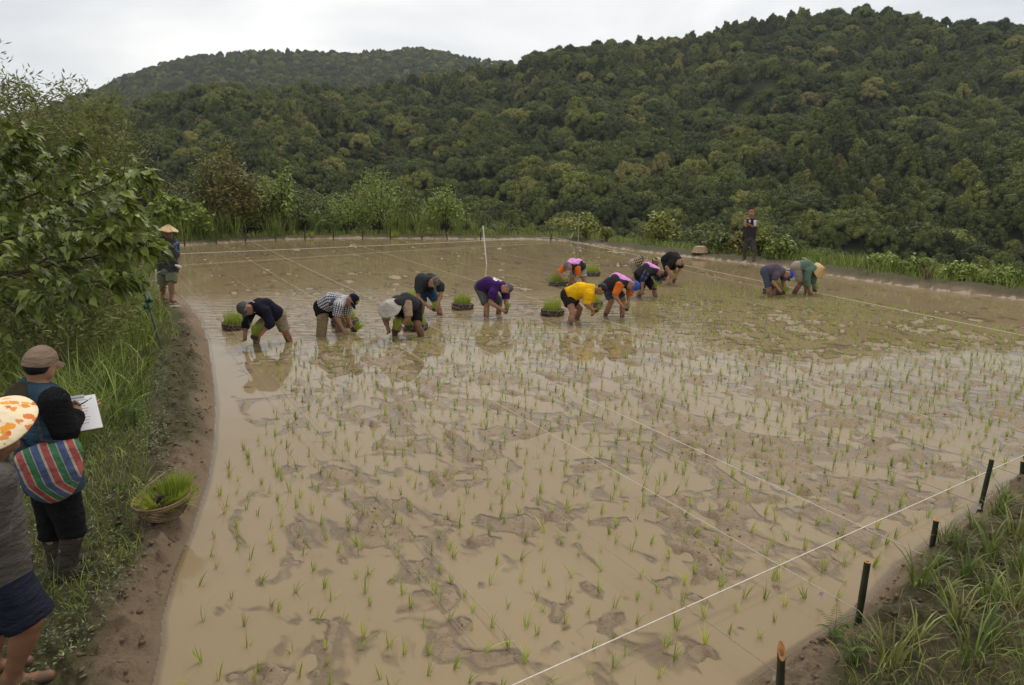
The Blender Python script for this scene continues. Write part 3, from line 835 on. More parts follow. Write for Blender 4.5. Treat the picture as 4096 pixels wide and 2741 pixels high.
shrub(1075, 3.0, 210, 190, 'bright', 'leafy green shrub between the rust-coloured tree and the sapling', per=130, lobes=18)
shrub(1290, 4.2, 200, 240, 'mid', 'wide green shrub behind the large fern', per=150, lobes=20)
shrub(1150, 2.3, 225, 110, 'bright', 'tall bright large-leaved sapling right of the rust-coloured tree', 'small_tree', .34, per=26, lobes=11, asp=.4)
shrub(1210, 3.2, 190, 190, 'mid', 'loose green shrub behind the fern', per=110)
shrub(1400, 3.0, 160, 200, 'bright', 'light green shrub between the fern and the pale bush', per=110)
shrub(1520, 4.0, 260, 260, 'bright', 'pale green bush in the middle of the far bank', per=170, lobes=20)
shrub(1640, 3.2, 180, 150, 'mid', 'green bush right of the pale bush on the far bank', per=110)
shrub(1780, 2.6, 165, 190, 'bright', 'bright green bush left of the white pole', leaf=.20, per=100)
shrub(2340, 1.9, 95, 150, 'yellow', 'yellow-green shrub behind the thin pole', leaf=.16, per=70, asp=.6)
shrub(2425, 1.7, 60, 60, 'yellow', 'small yellow-green shrub right of the thin pole', leaf=.16, per=50, asp=.6)
shrub(2640, 3.4, 130, 160, 'yellow', 'yellowish bush below the bank beside the upturned basket', leaf=.2, per=120)
shrub(2880, 1.8, 85, 140, 'mid', 'low green bush left of the man taking a photo', leaf=.16, per=110, lobes=12, asp=.6)
shrub(2965, 2.0, 78, 120, 'rust', 'reddish green bush behind the legs of the man taking a photo', leaf=.16, per=80, asp=.6)
shrub(3040, 1.9, 100, 110, 'yellow', 'bright yellow-green bush right of the man taking a photo', leaf=.15, per=120, asp=.6)
shrub(3125, 1.8, 75, 130, 'bright', 'round low bush above the man in the blue cap', leaf=.15, per=120, asp=.6)
shrub(3540, 2.6, 75, 190, 'bright', 'green mound of weeds on the right bank, first right of the straw hat', leaf=.14, per=140)
shrub(3690, 2.2, 85, 210, 'bright', 'green mound of weeds beside the dry grass tuft on the right bank', leaf=.13, per=150)
shrub(3860, 1.9, 70, 210, 'bright', 'bright green bush on the right bank, second from the right edge', leaf=.12, per=160)
shrub(4040, 1.7, 80, 230, 'bright', 'bright green bush at the right edge of the far bank', leaf=.12, per=160)
shrub(4230, 1.8, 80, 230, 'bright', 'green bush past the right end of the far bank', leaf=.12, per=120)
q = place(3730, 1.0)
tag(link('dry_tuft', clump_mesh(91, 70, .25, .6, .012, .02, .6, 1.6, .12, m_straw, 3), None, q), 'dry pale grass tuft on the right bank', 'dry grass')

# ---- ferns
m_fern = fol('fern_leaf', (0.125, 0.175, 0.040))
def frond_mesh(L, n=15):
    V = []; Fs = []
    for k in range(n):
        t = (k + 1) / n; z = L * (math.sin(t * 1.7) / 1.7 * 1.1); xx = L * (1 - math.cos(t * 1.7)) / 1.7
        w = L * .30 * (1 - t) ** .7 + .01; ln = L / n * .75
        for sgn in (-1, 1):
            i = len(V); V += [(xx, 0, z), (xx + ln * .4, sgn * w * .5, z + ln * .3), (xx + ln * 1.1, sgn * w, z - .04 * L * t), (xx + ln * .9, sgn * w * .45, z - ln * .2)]
            Fs.append([i, i + 1, i + 2, i + 3])
    V = np.array(V)
    v, f = tube([(0, 0, 0)] + [(L * (1 - math.cos(t * 1.7)) / 1.7, 0, L * math.sin(t * 1.7) / 1.7 * 1.1) for t in (.25, .5, .75, 1)], .004 * L / .5, 4, False)
    Q = np.array(Fs + [[k + len(V) for k in q_] for q_ in f])
    V = np.concatenate([V, v])
    return mesh_np('frond', V, Q, [m_fern], False, {'rnd': rng.uniform(.2, .8, len(V))})
FROND = {.4: frond_mesh(.42), 1.7: frond_mesh(1.7)}
def fern(q, kind, n, label, sc=1.0):
    e = bpy.data.objects.new('fern', None); COL.objects.link(e); e.location = tuple(q)
    tag(e, label, 'fern')
    for k in range(n):
        link('frond', FROND[kind], e, None, (0, rng.uniform(-.25, .15), 2 * math.pi * k / n + rng.uniform(-.3, .3)), sc * rng.uniform(.75, 1.1))
def gpt(px, py, z=.1):
    q = ground(px, py, z); q[2] = float(ground_z(q[:1], q[1:2])[0]); return q
fern(place(1275, 1.5), 1.7, 9, 'large bright fern on the far bank')
fern(place(1345, 1.9), 1.7, 7, 'smaller fern right of the large fern on the far bank', .75)
fern(gpt(545, 1730), .4, 6, 'yellowish fern in the grass of the left bank')
fern(gpt(360, 1560), .4, 6, 'brownish fern behind the clipboard', 1.2)
fern(gpt(3330, 2620), .4, 6, 'fern low on the near right bank', .45)
fern(gpt(3400, 2725), .4, 7, 'bright small fern at the bottom of the near right bank', .5)

# ---- bamboo thicket at the left
def bamboo_mesh(seed, Hh):
    global rng
    keep_rng = rng; rng = np.random.default_rng(seed)
    g = Geo(); ln = rng.normal(0, .09, 2); pts_ = []
    for t in np.linspace(0, 1, 9):
        pts_.append((ln[0] * Hh * t * t * 1.5, ln[1] * Hh * t * t * 1.5, Hh * t * (1 - .06 * t)))
    pts_ = np.array(pts_)
    v, f = tube(pts_, np.linspace(.018, .003, 9), 6); g.add(v, f, 1)
    LP, LN = [], []
    for k in range(34):
        t = .12 + .88 * k / 33; i = min(int(t * 8), 7); c = pts_[i] + (pts_[i + 1] - pts_[i]) * (t * 8 - i)
        for _ in range(2):
            a = rng.uniform(0, 6.28); L = Hh * (.19 - .10 * t) * rng.uniform(.7, 1.3)
            e = c + np.array((math.cos(a) * L, math.sin(a) * L, L * rng.uniform(.3, 1.0)))
            v, f = tube([c, (c + e) / 2 + np.array((0, 0, .03)), e], [.004, .003, .0015], 3, False); g.add(v, f, 1)
            m = 26
            u = rng.uniform(.25, 1.08, m)[:, None]
            LP.append(c + (e - c) * u + rng.normal(0, .055, (m, 3))); LN.append(np.tile(nrm(e - c), (m, 1)))
    P = np.concatenate(LP); Dn = np.concatenate(LN)
    a = Dn + rng.normal(0, .55, Dn.shape) + np.array((0, 0, -.25)); a /= np.linalg.norm(a, axis=1)[:, None]
    b_ = np.cross(a, rng.normal(0, 1, a.shape)); b_ /= np.linalg.norm(b_, axis=1)[:, None]
    L = rng.uniform(.065, .13, len(P))[:, None]; w = L * .115
    V = np.stack([P, P + a * L * .4 + b_ * w, P + a * L, P + a * L * .4 - b_ * w], 1).reshape(-1, 3)
    Q = (np.arange(len(P)) * 4)[:, None] + np.arange(4)[None]
    A_ = np.repeat(rng.uniform(0, 1, len(P)), 4)
    rng = keep_rng
    gv = np.concatenate(g.V); n0 = len(V)
    tri = [np.array(g.T) + n0] if g.T else []
    return mesh_np('bamboo', np.concatenate([V, gv]), [np.concatenate([Q, np.array(g.Q) + n0])] + tri, [m_bamb, m_culm], False, {'rnd': np.concatenate([A_, np.full(len(gv), .5)])},
                   np.concatenate([np.zeros(len(Q), int), np.ones(len(g.Q) + len(g.T), int)]))
BAM = [bamboo_mesh(s_, h) for s_, h in ((31, 4.6), (32, 4.1), (33, 4.9), (34, 3.7), (35, 3.2))]
bam = [(-160, 9.0, 2, 1.0), (-60, 9.5, 0, 1.0), (20, 9.2, 1, 1.0), (100, 10.0, 2, .93), (175, 9.4, 0, 1.0), (245, 10.2, 2, .92), (310, 9.8, 0, 1.0), (370, 10.4, 2, .93), (400, 10.0, 0, .97), (410, 10.8, 1, 1.0),
       (60, 8.4, 1, .95), (140, 8.8, 3, 1.0), (210, 8.6, 1, .95), (260, 8.9, 3, 1.05), (330, 9.1, 1, .95), (350, 9.3, 3, 1.05), (0, 8.2, 3, 1.0),
       (270, 8.4, 4, 1.0), (200, 8.1, 4, 1.0), (300, 8.7, 4, 1.0), (-100, 8.3, 1, 1.0), (420, 11.8, 2, .95), (200, 11.2, 2, 1.0), (90, 11.5, 2, 1.02), (340, 11.6, 2, .98), (150, 10.6, 0, 1.05), (290, 11.0, 0, 1.05), (380, 12.6, 2, 1.0), (440, 13.2, 0, 1.1)]
for i, (px, Y, k, sc) in enumerate(bam):
    x_ = at_y(px, 900, Y)[0]; z = float(ground_z(np.array([x_]), np.array([Y]))[0])
    o = link('bamboo', BAM[k], None, (x_, Y, z - .05), (0, 0, rng.uniform(0, 6.28)), sc * .86)
    tag(o, '%s bamboo in the thicket at %s' % (['tall', 'slender', 'very tall', 'shorter', 'low'][k], 'the left edge of the picture' if px < 130 else 'upper left behind the leafy branches' if px < 400 else 'the right side of the left thicket'), 'bamboo', 'bamboo thicket at the left')

# ---- broad-leaved tree reaching in from the left
tree = bpy.data.objects.new('broadleaf_tree', None); COL.objects.link(tree)
tb = np.array((-5.3, 5.3, 0.0)); tb[2] = float(ground_z(tb[:1], tb[1:2])[0])
tree.location = tuple(tb)
tag(tree, 'broad-leaved tree with long branches reaching in from the left', 'tree')
v, f = tube(np.array([(0, 0, -.1), (.05, 0, .8), (.0, .05, 1.5), (.1, 0, 2.2)]), [.07, .06, .05, .035], 10)
g = Geo(); g.add(v, f); link('trunk', g.mesh('trunk', [M_bark]), tree)
def bp_(l): return [at_y(px, py, Y) - tb for px, py, Y in l]
br = [[(-420, 1180, 5.2), (-120, 1150, 5.2), (150, 1080, 5.1), (420, 1015, 5.0), (530, 965, 4.9), (620, 990, 4.8)],
      [(-420, 1080, 5.3), (-100, 1000, 5.4), (100, 905, 5.5), (350, 770, 5.3), (510, 690, 5.2), (620, 735, 5.1)],
      [(-420, 1020, 5.4), (-150, 880, 5.6), (60, 760, 5.8), (200, 660, 5.6), (300, 590, 5.6)],
      [(-420, 1200, 5.1), (-100, 1220, 4.9), (200, 1185, 4.8), (420, 1120, 4.7), (520, 1085, 4.7)],
      [(-420, 1120, 5.2), (-100, 1000, 5.0), (200, 885, 5.0), (450, 865, 4.9), (510, 850, 4.8)],
      [(-420, 1000, 5.6), (-120, 780, 5.5), (0, 640, 5.4), (90, 570, 5.4)],
      [(-300, 1180, 5.0), (0, 1100, 4.9), (250, 1000, 4.9), (400, 950, 4.8), (500, 935, 4.8)],
      [(-420, 1100, 5.5), (-50, 850, 5.7), (180, 760, 5.7), (400, 720, 5.6), (520, 760, 5.5)]]
out_ = np.array([(0, 0), (.10, -.17), (.30, -.30), (.56, -.27), (.80, -.10), (1.06, 0), (.80, .10), (.56, .27), (.30, .30), (.10, .17)])
def leaf_mesh(dr):
    V = [(p[0], p[1], -abs(p[1]) * -.22 - dr * p[0] ** 2) for p in out_] + [(t, 0, -dr * t * t) for t in (.12, .32, .57, .82)]
    T = [[0, 1, 10], [0, 10, 9], [1, 2, 11, 10], [2, 3, 12, 11], [3, 4, 13, 12], [4, 5, 13], [5, 6, 13], [6, 7, 12, 13], [7, 8, 11, 12], [8, 9, 10, 11]]
    return np.array(V, float), T
leaf_d = []
for li, pl in enumerate(br):
    P = np.array(bp_(pl)); g = Geo()
    sp_ = [P[0]]
    for k in range(len(P) - 1):
        for t in (.34, .67, 1.0): sp_.append(P[k] * (1 - t) + P[k + 1] * t + (rng.normal(0, .012, 3) if t < 1 else 0))
    sp_ = np.array(sp_)
    v, f = tube(np.concatenate([[(.05, 0, 1.5 + .08 * li)], sp_]), np.linspace(.014, .0025, len(sp_) + 1), 6); g.add(v, f)
    nt_ = 26
    for k in range(nt_):
        t = .18 + .82 * k / (nt_ - 1); i = min(int(t * (len(sp_) - 1)), len(sp_) - 2); c0 = sp_[i] + (sp_[i + 1] - sp_[i]) * (t * (len(sp_) - 1) - i)
        d = nrm(sp_[i + 1] - sp_[i]); sd_ = nrm(d * .6 + rng.normal(0, .75, 3)); L = rng.uniform(.10, .36) * (1.15 - .7 * t)
        e = c0 + sd_ * L
        v, f = tube([c0, (c0 + e) / 2 + np.array((0, 0, .01)), e], [.004, .003, .002], 4, False); g.add(v, f)
        for m in range(int(8 + L * 44)):
            u = rng.uniform(.15, 1.05); leaf_d.append((c0 + (e - c0) * u + rng.normal(0, .02, 3), sd_))
    link('branch', g.mesh('branch', [M_bark]), tree)
LM = []
for k, dr in enumerate((.12, .28, .45)):
    V, T = leaf_mesh(dr); g = Geo(); g.add(V, T)
    me = g.mesh('leaf', [m_mulb]); at = me.attributes.new('rnd', 'FLOAT', 'POINT'); at.data.foreach_set('value', np.full(len(V), .5, np.float32)); LM.append(me)
lf_order = rng.permutation(len(leaf_d)); rV, rF, rA = [], [], []; rn_ = 0
camd = nrm(tb + np.array((0, 0, 2)))
for c_, idx in enumerate(lf_order):
    p, d = leaf_d[idx]
    ax = nrm(np.array((d[0], d[1], d[2] * .4)) + np.array((.35, 0, -.45)) + rng.normal(0, .30, 3))
    up_ = nrm(np.array((0, 0, 1.0)) + rng.normal(0, .38, 3)); sd_ = nrm(np.cross(up_, ax)); up_ = np.cross(ax, sd_)
    s_ = rng.uniform(.055, .105)
    Mx = np.stack([ax, sd_ * rng.uniform(.8, 1.05), up_], 1) * s_
    if c_ < 300:
        o = bpy.data.objects.new('leaf', LM[c_ % 3]); COL.objects.link(o); o.parent = tree
        M4 = np.eye(4); M4[:3, :3] = Mx; M4[:3, 3] = p
        o.matrix_local = Matrix(M4.tolist())
    else:
        V, T = leaf_mesh((.12, .28, .45)[c_ % 3])
        rV.append(V @ Mx.T + p); rF += [[q_ + rn_ for q_ in t_] for t_ in T]; rn_ += len(V); rA.append(np.full(len(V), rng.uniform(0, 1)))
qd = [t_ for t_ in rF if len(t_) == 4]; tr_ = [t_ for t_ in rF if len(t_) == 3]
m_mulb2 = foliage('broad_leaf_mass', [(0.0, (0.094, 0.127, 0.024)), (0.5, (0.148, 0.192, 0.033)), (1.0, (0.229, 0.268, 0.052))], 0.45, 0.42, False, 0.4, 3.0, 0.25)
tag(link('foliage', mesh_np('foliage', np.concatenate(rV), [np.array(qd), np.array(tr_)], [m_mulb2], True, {'rnd': np.concatenate(rA)}), tree), kind='stuff')
print('leaves', len(leaf_d))

# ---- rice seedlings: 300 nearest as plants, the rest as one mass
def seedling_mesh(seed, n=6):
    global rng
    keep_rng = rng; rng = np.random.default_rng(seed)
    a = rng.uniform(0, 2 * np.pi, n); lean = rng.normal(0, 1, 2) * .25 + np.array((.55, .25))
    P = np.stack([np.cos(a) * .006, np.sin(a) * .006, np.full(n, -.03)], 1)
    D = np.stack([np.cos(a), np.sin(a)], 1) * .6 + lean
    V, Q, A_ = blades(P, D, rng.uniform(.085, .17, n), rng.uniform(.006, .010, n), rng.uniform(.3, 1.3, n), 4)
    rng = keep_rng
    return V, Q, A_
SD = [seedling_mesh(100 + k, 5 + k % 6) for k in range(12)]
SDM = [mesh_np('rice_seedling', v, q, [m_rice], True, {'rnd': a}) for v, q, a in SD]
uu, vv = np.meshgrid(np.arange(-12, 26, .205), np.arange(-4, 26, .188))
uu = uu + rng.normal(0, .040, uu.shape); vv = vv + rng.normal(0, .026, vv.shape)
sx = (uu * UX + vv * UY).ravel(); sy = (uu * UY - vv * UX).ravel()
k = in_poly(sx, sy, PLANT) & (sd_poly(sx, sy) < -.12) & (rng.uniform(0, 1, sx.shape) > .07) & (sy > 2.2)
for wx_, wy_ in WORK: k &= np.hypot(sx - wx_, sy - wy_) > .33
sx, sy = sx[k], sy[k]
inv = np.abs(np.arctan2(sx, sy)) < math.radians(40)
o_ = np.argsort(np.where(inv, np.hypot(sx, sy), 99))
rV, rQ, rA = [], [], []; n0 = 0
for c_, i in enumerate(o_):
    kd = int(rng.integers(0, 12)); a = rng.normal(0, .9); sc = rng.uniform(.75, 1.2); z = max(0.0, float(mud_z(sx[i:i + 1], sy[i:i + 1], -1)[0]))
    if c_ < 300:
        o = link('rice_seedling', SDM[kd], None, (sx[i], sy[i], z), (rng.normal(0, .12), rng.normal(0, .12), a), sc)
        row = 'in the nearest rows by the thick white string' if sy[i] < 4.2 else 'in the left half of the near paddy' if sx[i] < .5 else 'in the near paddy beside the bamboo stakes'
        tag(o, 'young green rice seedling %s' % row, 'rice seedling', 'rice seedlings nearest the camera')
    else:
        v, q, aa = SD[kd]; ca, sa_ = math.cos(a), math.sin(a)
        R2 = np.array(((ca, -sa_, 0), (sa_, ca, 0), (0, 0, 1)))
        rV.append(v @ R2.T * sc + np.array((sx[i], sy[i], z))); rQ.append(q + n0); n0 += len(v); rA.append(np.clip(aa * .6 + rng.uniform(0, .4), 0, 1))
m_rice2 = foliage('rice_leaf_mass', [(0.0, (0.223, 0.297, 0.034)), (0.6, (0.319, 0.394, 0.047)), (1.0, (0.431, 0.470, 0.078))], 0.4, 0.45, False, 0.35, 2.5, 0.2)
tag(link('rice_seedlings', mesh_np('rice_seedlings', np.concatenate(rV), np.concatenate(rQ), [m_rice2], True, {'rnd': np.concatenate(rA)})), 'young rice seedlings in rows across the rest of the paddy', 'rice seedlings', kind='stuff')
print('seedlings', len(sx))

# ================================================================== PEOPLE
def sdf_prim(p, X, Y, Z):
    t = p[0]
    if t == 'rc':                                # tapered capsule
        _, a, b, ra, rb = p
        ba = b - a; L2 = float(ba @ ba) + 1e-12
        h = np.clip(((X - a[0]) * ba[0] + (Y - a[1]) * ba[1] + (Z - a[2]) * ba[2]) / L2, 0, 1)
        return np.sqrt((X - a[0] - h * ba[0]) ** 2 + (Y - a[1] - h * ba[1]) ** 2 + (Z - a[2] - h * ba[2]) ** 2) - (ra + (rb - ra) * h)
    if t == 'cc':                                # tapered cylinder with flat ends
        _, a, b, ra, rb = p
        ba = b - a; L = math.sqrt(float(ba @ ba)) + 1e-9; u = ba / L
        ax = (X - a[0]) * u[0] + (Y - a[1]) * u[1] + (Z - a[2]) * u[2]
        rd = np.sqrt(np.maximum((X - a[0]) ** 2 + (Y - a[1]) ** 2 + (Z - a[2]) ** 2 - ax * ax, 0))
        return np.maximum(rd - (ra + (rb - ra) * np.clip(ax / L, 0, 1)), np.abs(ax - L / 2) - L / 2)
    if t == 'el':                                # ellipsoid with frame
        _, c, fr_, r = p
        q = 0
        for k in range(3):
            u = fr_[k]; q = q + (((X - c[0]) * u[0] + (Y - c[1]) * u[1] + (Z - c[2]) * u[2]) / r[k]) ** 2
        return (np.sqrt(q) - 1) * min(r)
def prim_box(p):
    if p[0] in ('rc', 'cc'):
        R = max(p[3], p[4]); return np.minimum(p[1], p[2]) - R, np.maximum(p[1], p[2]) + R
    R = max(p[3]); return p[1] - R, p[1] + R
def sdf_mesh(groups, res=0.015, k=0.03):
    """groups: list of (prims, cuts[(point, normal)]); naive surface nets"""
    lo = np.min([prim_box(p)[0] for g in groups for p in g[0]], 0) - 3 * res
    hi = np.max([prim_box(p)[1] for g in groups for p in g[0]], 0) + 3 * res
    n = np.ceil((hi - lo) / res).astype(int) + 1
    ax = [(lo[i] + np.arange(n[i]) * res).astype(np.float32) for i in range(3)]
    D = np.full(n, 1.0, np.float32)
    for prims, cuts in groups:
        E = np.full(n, 1.0, np.float32)
        for p in prims:
            b0, b1 = prim_box(p)
            i0 = np.clip(((b0 - lo - k - 2 * res) / res).astype(int), 0, n - 1); i1 = np.clip(((b1 - lo + k + 2 * res) / res).astype(int) + 2, 0, n)
            sl = tuple(slice(i0[i], i1[i]) for i in range(3))
            X, Y, Z = np.meshgrid(ax[0][sl[0]], ax[1][sl[1]], ax[2][sl[2]], indexing='ij', sparse=True)
            d = sdf_prim(p, X, Y, Z); e = E[sl]
            h = np.maximum(k - np.abs(e - d), 0) / k
            E[sl] = np.minimum(e, d) - h * h * k * .25
        X, Y, Z = np.meshgrid(*ax, indexing='ij', sparse=True)
        for c, nn in cuts:
            E = np.maximum(E, (X - c[0]) * nn[0] + (Y - c[1]) * nn[1] + (Z - c[2]) * nn[2])
        h = np.maximum(k * .5 - np.abs(D - E), 0) / (k * .5)
        D = np.minimum(D, E) - h * h * k * .125
    ins = D < 0
    s = [slice(None, -1), slice(1, None)]
    cor = [(i, j, l) for i in (0, 1) for j in (0, 1) for l in (0, 1)]
    cnt = sum(ins[s[i], s[j], s[l]].astype(np.int8) for i, j, l in cor)
    act = (cnt > 0) & (cnt < 8)
    idx = np.argwhere(act)
    vid = np.full(act.shape, -1, np.int32); vid[act] = np.arange(len(idx))
    cv = np.stack([D[idx[:, 0] + i, idx[:, 1] + j, idx[:, 2] + l] for i, j, l in cor], 1)
    P = np.zeros((len(idx), 3)); W_ = np.zeros(len(idx))
    for a in range(8):
        for b_ in range(a + 1, 8):
            ca, cb = np.array(cor[a]), np.array(cor[b_])
            if np.abs(ca - cb).sum() != 1: continue
            m = (cv[:, a] < 0) != (cv[:, b_] < 0)
            t = np.where(m, cv[:, a] / np.where(m, cv[:, a] - cv[:, b_], 1), 0)
            P += np.where(m[:, None], ca + (cb - ca) * t[:, None], 0); W_ += m
    V = lo + (idx + P / W_[:, None]) * res
    Q = []
    for axs in range(3):
        a0 = [slice(None)] * 3; a1 = [slice(None)] * 3
        a0[axs] = slice(None, -1); a1[axs] = slice(1, None)
        A0, A1 = ins[tuple(a0)], ins[tuple(a1)]
        e = np.argwhere(A0 != A1)
        o1, o2 = [(1, 2), (2, 0), (0, 1)][axs]
        ok_ = (e[:, o1] > 0) & (e[:, o2] > 0) & (e[:, o1] < n[o1] - 1) & (e[:, o2] < n[o2] - 1)
        e = e[ok_]; q = []
        for d1, d2 in ((-1, -1), (0, -1), (0, 0), (-1, 0)):
            c = e.copy(); c[:, o1] += d1; c[:, o2] += d2
            q.append(vid[c[:, 0], c[:, 1], c[:, 2]])
        q = np.stack(q, 1)
        flip = ~A0[e[:, 0], e[:, 1], e[:, 2]]
        q[flip] = q[flip][:, ::-1]
        Q.append(q)
    Q = np.concatenate(Q)
    return V, Q[(Q >= 0).all(1)].astype(np.int32)

# skin, cloth
def skin_mat(name, col):
    m, nt, b = new_mat(name)
    f = maprange(nt, noise(nt, 9.0, detail=4), 0.3, 0.7)
    c = mixc(nt, f, np.array(col) * .82, np.array(col) * 1.15)
    geo = N(nt, 'ShaderNodeNewGeometry'); sp = N(nt, 'ShaderNodeSeparateXYZ'); nt.links.new(geo.outputs['Position'], sp.inputs[0])
    mz = maprange(nt, sp.outputs[2], 0.04, 0.20, 1.0, 0.0)            # mud splashed on the shins
    mm = N(nt, 'ShaderNodeMath', operation='MULTIPLY'); nt.links.new(mz, mm.inputs[0]); nt.links.new(maprange(nt, noise(nt, 14.0, detail=3), .42, .55), mm.inputs[1])
    c = mixc(nt, mm.outputs[0], c, (0.085, 0.062, 0.042))
    nt.links.new(c, b.inputs['Base Color'])
    b.inputs['Roughness'].default_value = 0.55; b.inputs['Specular IOR Level'].default_value = 0.35
    b.inputs['Subsurface Weight'].default_value = 0.0
    return m
SKIN = [skin_mat('skin_tan', (0.325, 0.165, 0.095)), skin_mat('skin_brown', (0.225, 0.108, 0.060)), skin_mat('skin_light', (0.330, 0.185, 0.115))]
m_eye = simple('eye_dark', (0.02, 0.015, 0.012), .3, 0)
m_lip = simple('lip', (0.17, 0.065, 0.048), .5, .1)
m_hair = simple('black_hair', (0.012, 0.011, 0.011), .5, .3, 60, .006, 180)
m_hairg = simple('grey_hair', (0.085, 0.082, 0.080), .7, .5, 50, .006, 180)
def check_mat(name, base, lines, s, dark=(0.02, 0.022, 0.03)):
    """woven check on the cloth coordinates 'tc' (metres)"""
    m, nt, b = new_mat(name)
    at = N(nt, 'ShaderNodeAttribute', attribute_name='tc')
    sp = N(nt, 'ShaderNodeSeparateXYZ'); nt.links.new(at.outputs['Vector'], sp.inputs[0])
    def band(sock):
        k = N(nt, 'ShaderNodeMath', operation='MULTIPLY'); nt.links.new(sock, k.inputs[0]); k.inputs[1].default_value = 1 / s
        fr_ = N(nt, 'ShaderNodeMath', operation='FRACT'); nt.links.new(k.outputs[0], fr_.inputs[0])
        g_ = N(nt, 'ShaderNodeMath', operation='GREATER_THAN'); nt.links.new(fr_.outputs[0], g_.inputs[0]); g_.inputs[1].default_value = 0.55
        return g_.outputs[0]
    c = mixc(nt, band(sp.outputs[0]), base, lines)
    c = mixc(nt, band(sp.outputs[1]), c, mixc(nt, 0.5, lines, dark), 'MIX')
    w = N(nt, 'ShaderNodeMath', operation='MULTIPLY'); nt.links.new(band(sp.outputs[0]), w.inputs[0]); nt.links.new(band(sp.outputs[1]), w.inputs[1])
    c = mixc(nt, w.outputs[0], c, dark)
    nt.links.new(c, b.inputs['Base Color']); b.inputs['Roughness'].default_value = .95; b.inputs['Specular IOR Level'].default_value = .1
    bump(nt, b, noise(nt, 11.0, detail=4), 0.03)
    return m
def camo_mat(name, cols, s=22):
    m, nt, b = new_mat(name)
    v = noise(nt, s, detail=2)
    c = ramp(nt, v, [(0.0, cols[0]), (.42, cols[0]), (.44, cols[1]), (.50, cols[1]), (.52, cols[2]), (.58, cols[2]), (.60, cols[3])])
    nt.links.new(c, b.inputs['Base Color']); b.inputs['Roughness'].default_value = .9
    return m
CL_ = {}
def cm(name, col):
    if name not in CL_: CL_[name] = cloth(name, col)
    return CL_[name]

CROP = {1: (900, 1160, 6.534), 2: (1220, 1140, 7.129), 3: (1500, 1070, 5.227), 4: (1780, 1080, 7.127), 5: (2140, 1010, 5.228), 6: (2380, 990, 5.226),
        7: (3020, 1010, 7.322), 8: (540, 860, 4.125), 9: (2960, 820, 6.53), 10: (0, 1360, 2.6125), 0: (0, 0, 1.0)}
def px(cr, x, y):
    c = CROP[cr]; return c[0] + x / c[2], c[1] + y / c[2]

def head_frame(head, neck, face):
    f = nrm(face - head); u = nrm(head - neck); u = nrm(u - f * (u @ f)); return f, np.cross(u, f), u      # forward, left, up
def hand_geo(g, h, fd, side, curl=0.9, sc=1.0, m=0):
    """four fingers and a thumb rooted in the palm at h; fd forearm direction, side = towards the thumb"""
    side = nrm(side - fd * (side @ fd)); pn = np.cross(fd, side)
    for k, (o, L) in enumerate(((.030, .070), (.010, .080), (-.010, .074), (-.029, .058))):
        a = h + fd * .035 * sc + side * o * sc; pts_ = [a]; ang = .25
        for sgm in (.42, .33, .25):
            ang += curl * .5
            pts_.append(pts_[-1] + (fd * math.cos(ang) + pn * math.sin(ang)) * L * sgm * sc)
        v, f = tube(pts_, [.0105 * sc, .0095 * sc, .0085 * sc, .006 * sc], 6); g.add(v, f, m)
    a = h - fd * .012 * sc + side * .034 * sc
    v, f = tube([a, a + (side * .7 + fd * .5 + pn * .35) * .030 * sc, a + (side * .55 + fd * 1.2 + pn * .8) * .045 * sc], [.0125 * sc, .011 * sc, .007 * sc], 6); g.add(v, f, m)

def dome_cap(fr_, c, mats, base, bill=True, band=None, sx=1.0):
    """baseball cap in the head frame: crown (> bill, button)"""
    f, l, u = fr_
    g = Geo(); n = 20; rows = 7; V = []; Fs = []
    for j in range(rows):
        th = (math.pi / 2) * j / (rows - 1)
        for k in range(n):
            a = 2 * math.pi * k / n
            bulge = 1.06 if math.cos(a) > 0 else 1.0
            V.append(c + f * (.112 * math.cos(a) * math.cos(th) * bulge) * sx + l * (.092 * math.sin(a) * math.cos(th)) * sx + u * (.105 * math.sin(th) ** .9 + .010 - .018 * math.cos(th) * (-math.cos(a) * .5 + .5)))
    for j in range(rows - 1):
        for k in range(n):
            k2 = (k + 1) % n; Fs.append([j * n + k, j * n + k2, (j + 1) * n + k2, (j + 1) * n + k])
    g.add(V, Fs)
    # inner sweat band gives the rim a thickness
    V2 = [v + (c - v) * .05 for v in V[:n]]; V3 = V[:n]
    g.add(list(V3) + V2, [[k, (k + 1) % n, n + (k + 1) % n, n + k] for k in range(n)])
    crown = link('cap', g.mesh('cap', [mats[0]], True, base))
    if bill:
        g = Geo(); V = []; Fs = []; m = 11
        for j in range(5):
            t = j / 4
            for k in range(m):
                a = math.radians(-66 + 132 * k / (m - 1))
                e = c + f * .117 * math.cos(a) * sx + l * .092 * math.sin(a) * sx + u * (.008 - .012 * abs(math.sin(a)))
                o = f * (.078 * math.cos(a) ** .55 * t) + u * (-.026 * t * math.cos(a) - .020 * math.sin(a) ** 2 * (1 + t * .3))
                V.append(e + o)
        for j in range(4):
            for k in range(m - 1): Fs.append([j * m + k, j * m + k + 1, (j + 1) * m + k + 1, (j + 1) * m + k])
        nV = len(V); V = V + [v - u * .005 for v in V]
        Fs = Fs + [[q + nV for q in x[::-1]] for x in Fs]
        ed = [j for j in range(m)] ; e2 = [4 * m + k for k in range(m)]
        Fs += [[e2[k], e2[k + 1], e2[k + 1] + nV, e2[k] + nV] for k in range(m - 1)]
        g.add(V, Fs); link('bill', g.mesh('bill', [mats[1 if len(mats) > 1 else 0]], True, base), crown)
    v, ff = lathe([(.0005, .007), (.006, .005), (.009, 0)], 8)
    g = Geo(); g.add([c + f * p[0] + l * p[1] + u * (p[2] + .112) for p in v], ff); link('button', g.mesh('button', [mats[0]], True, base), crown)
    return crown
m_straw_hat = None
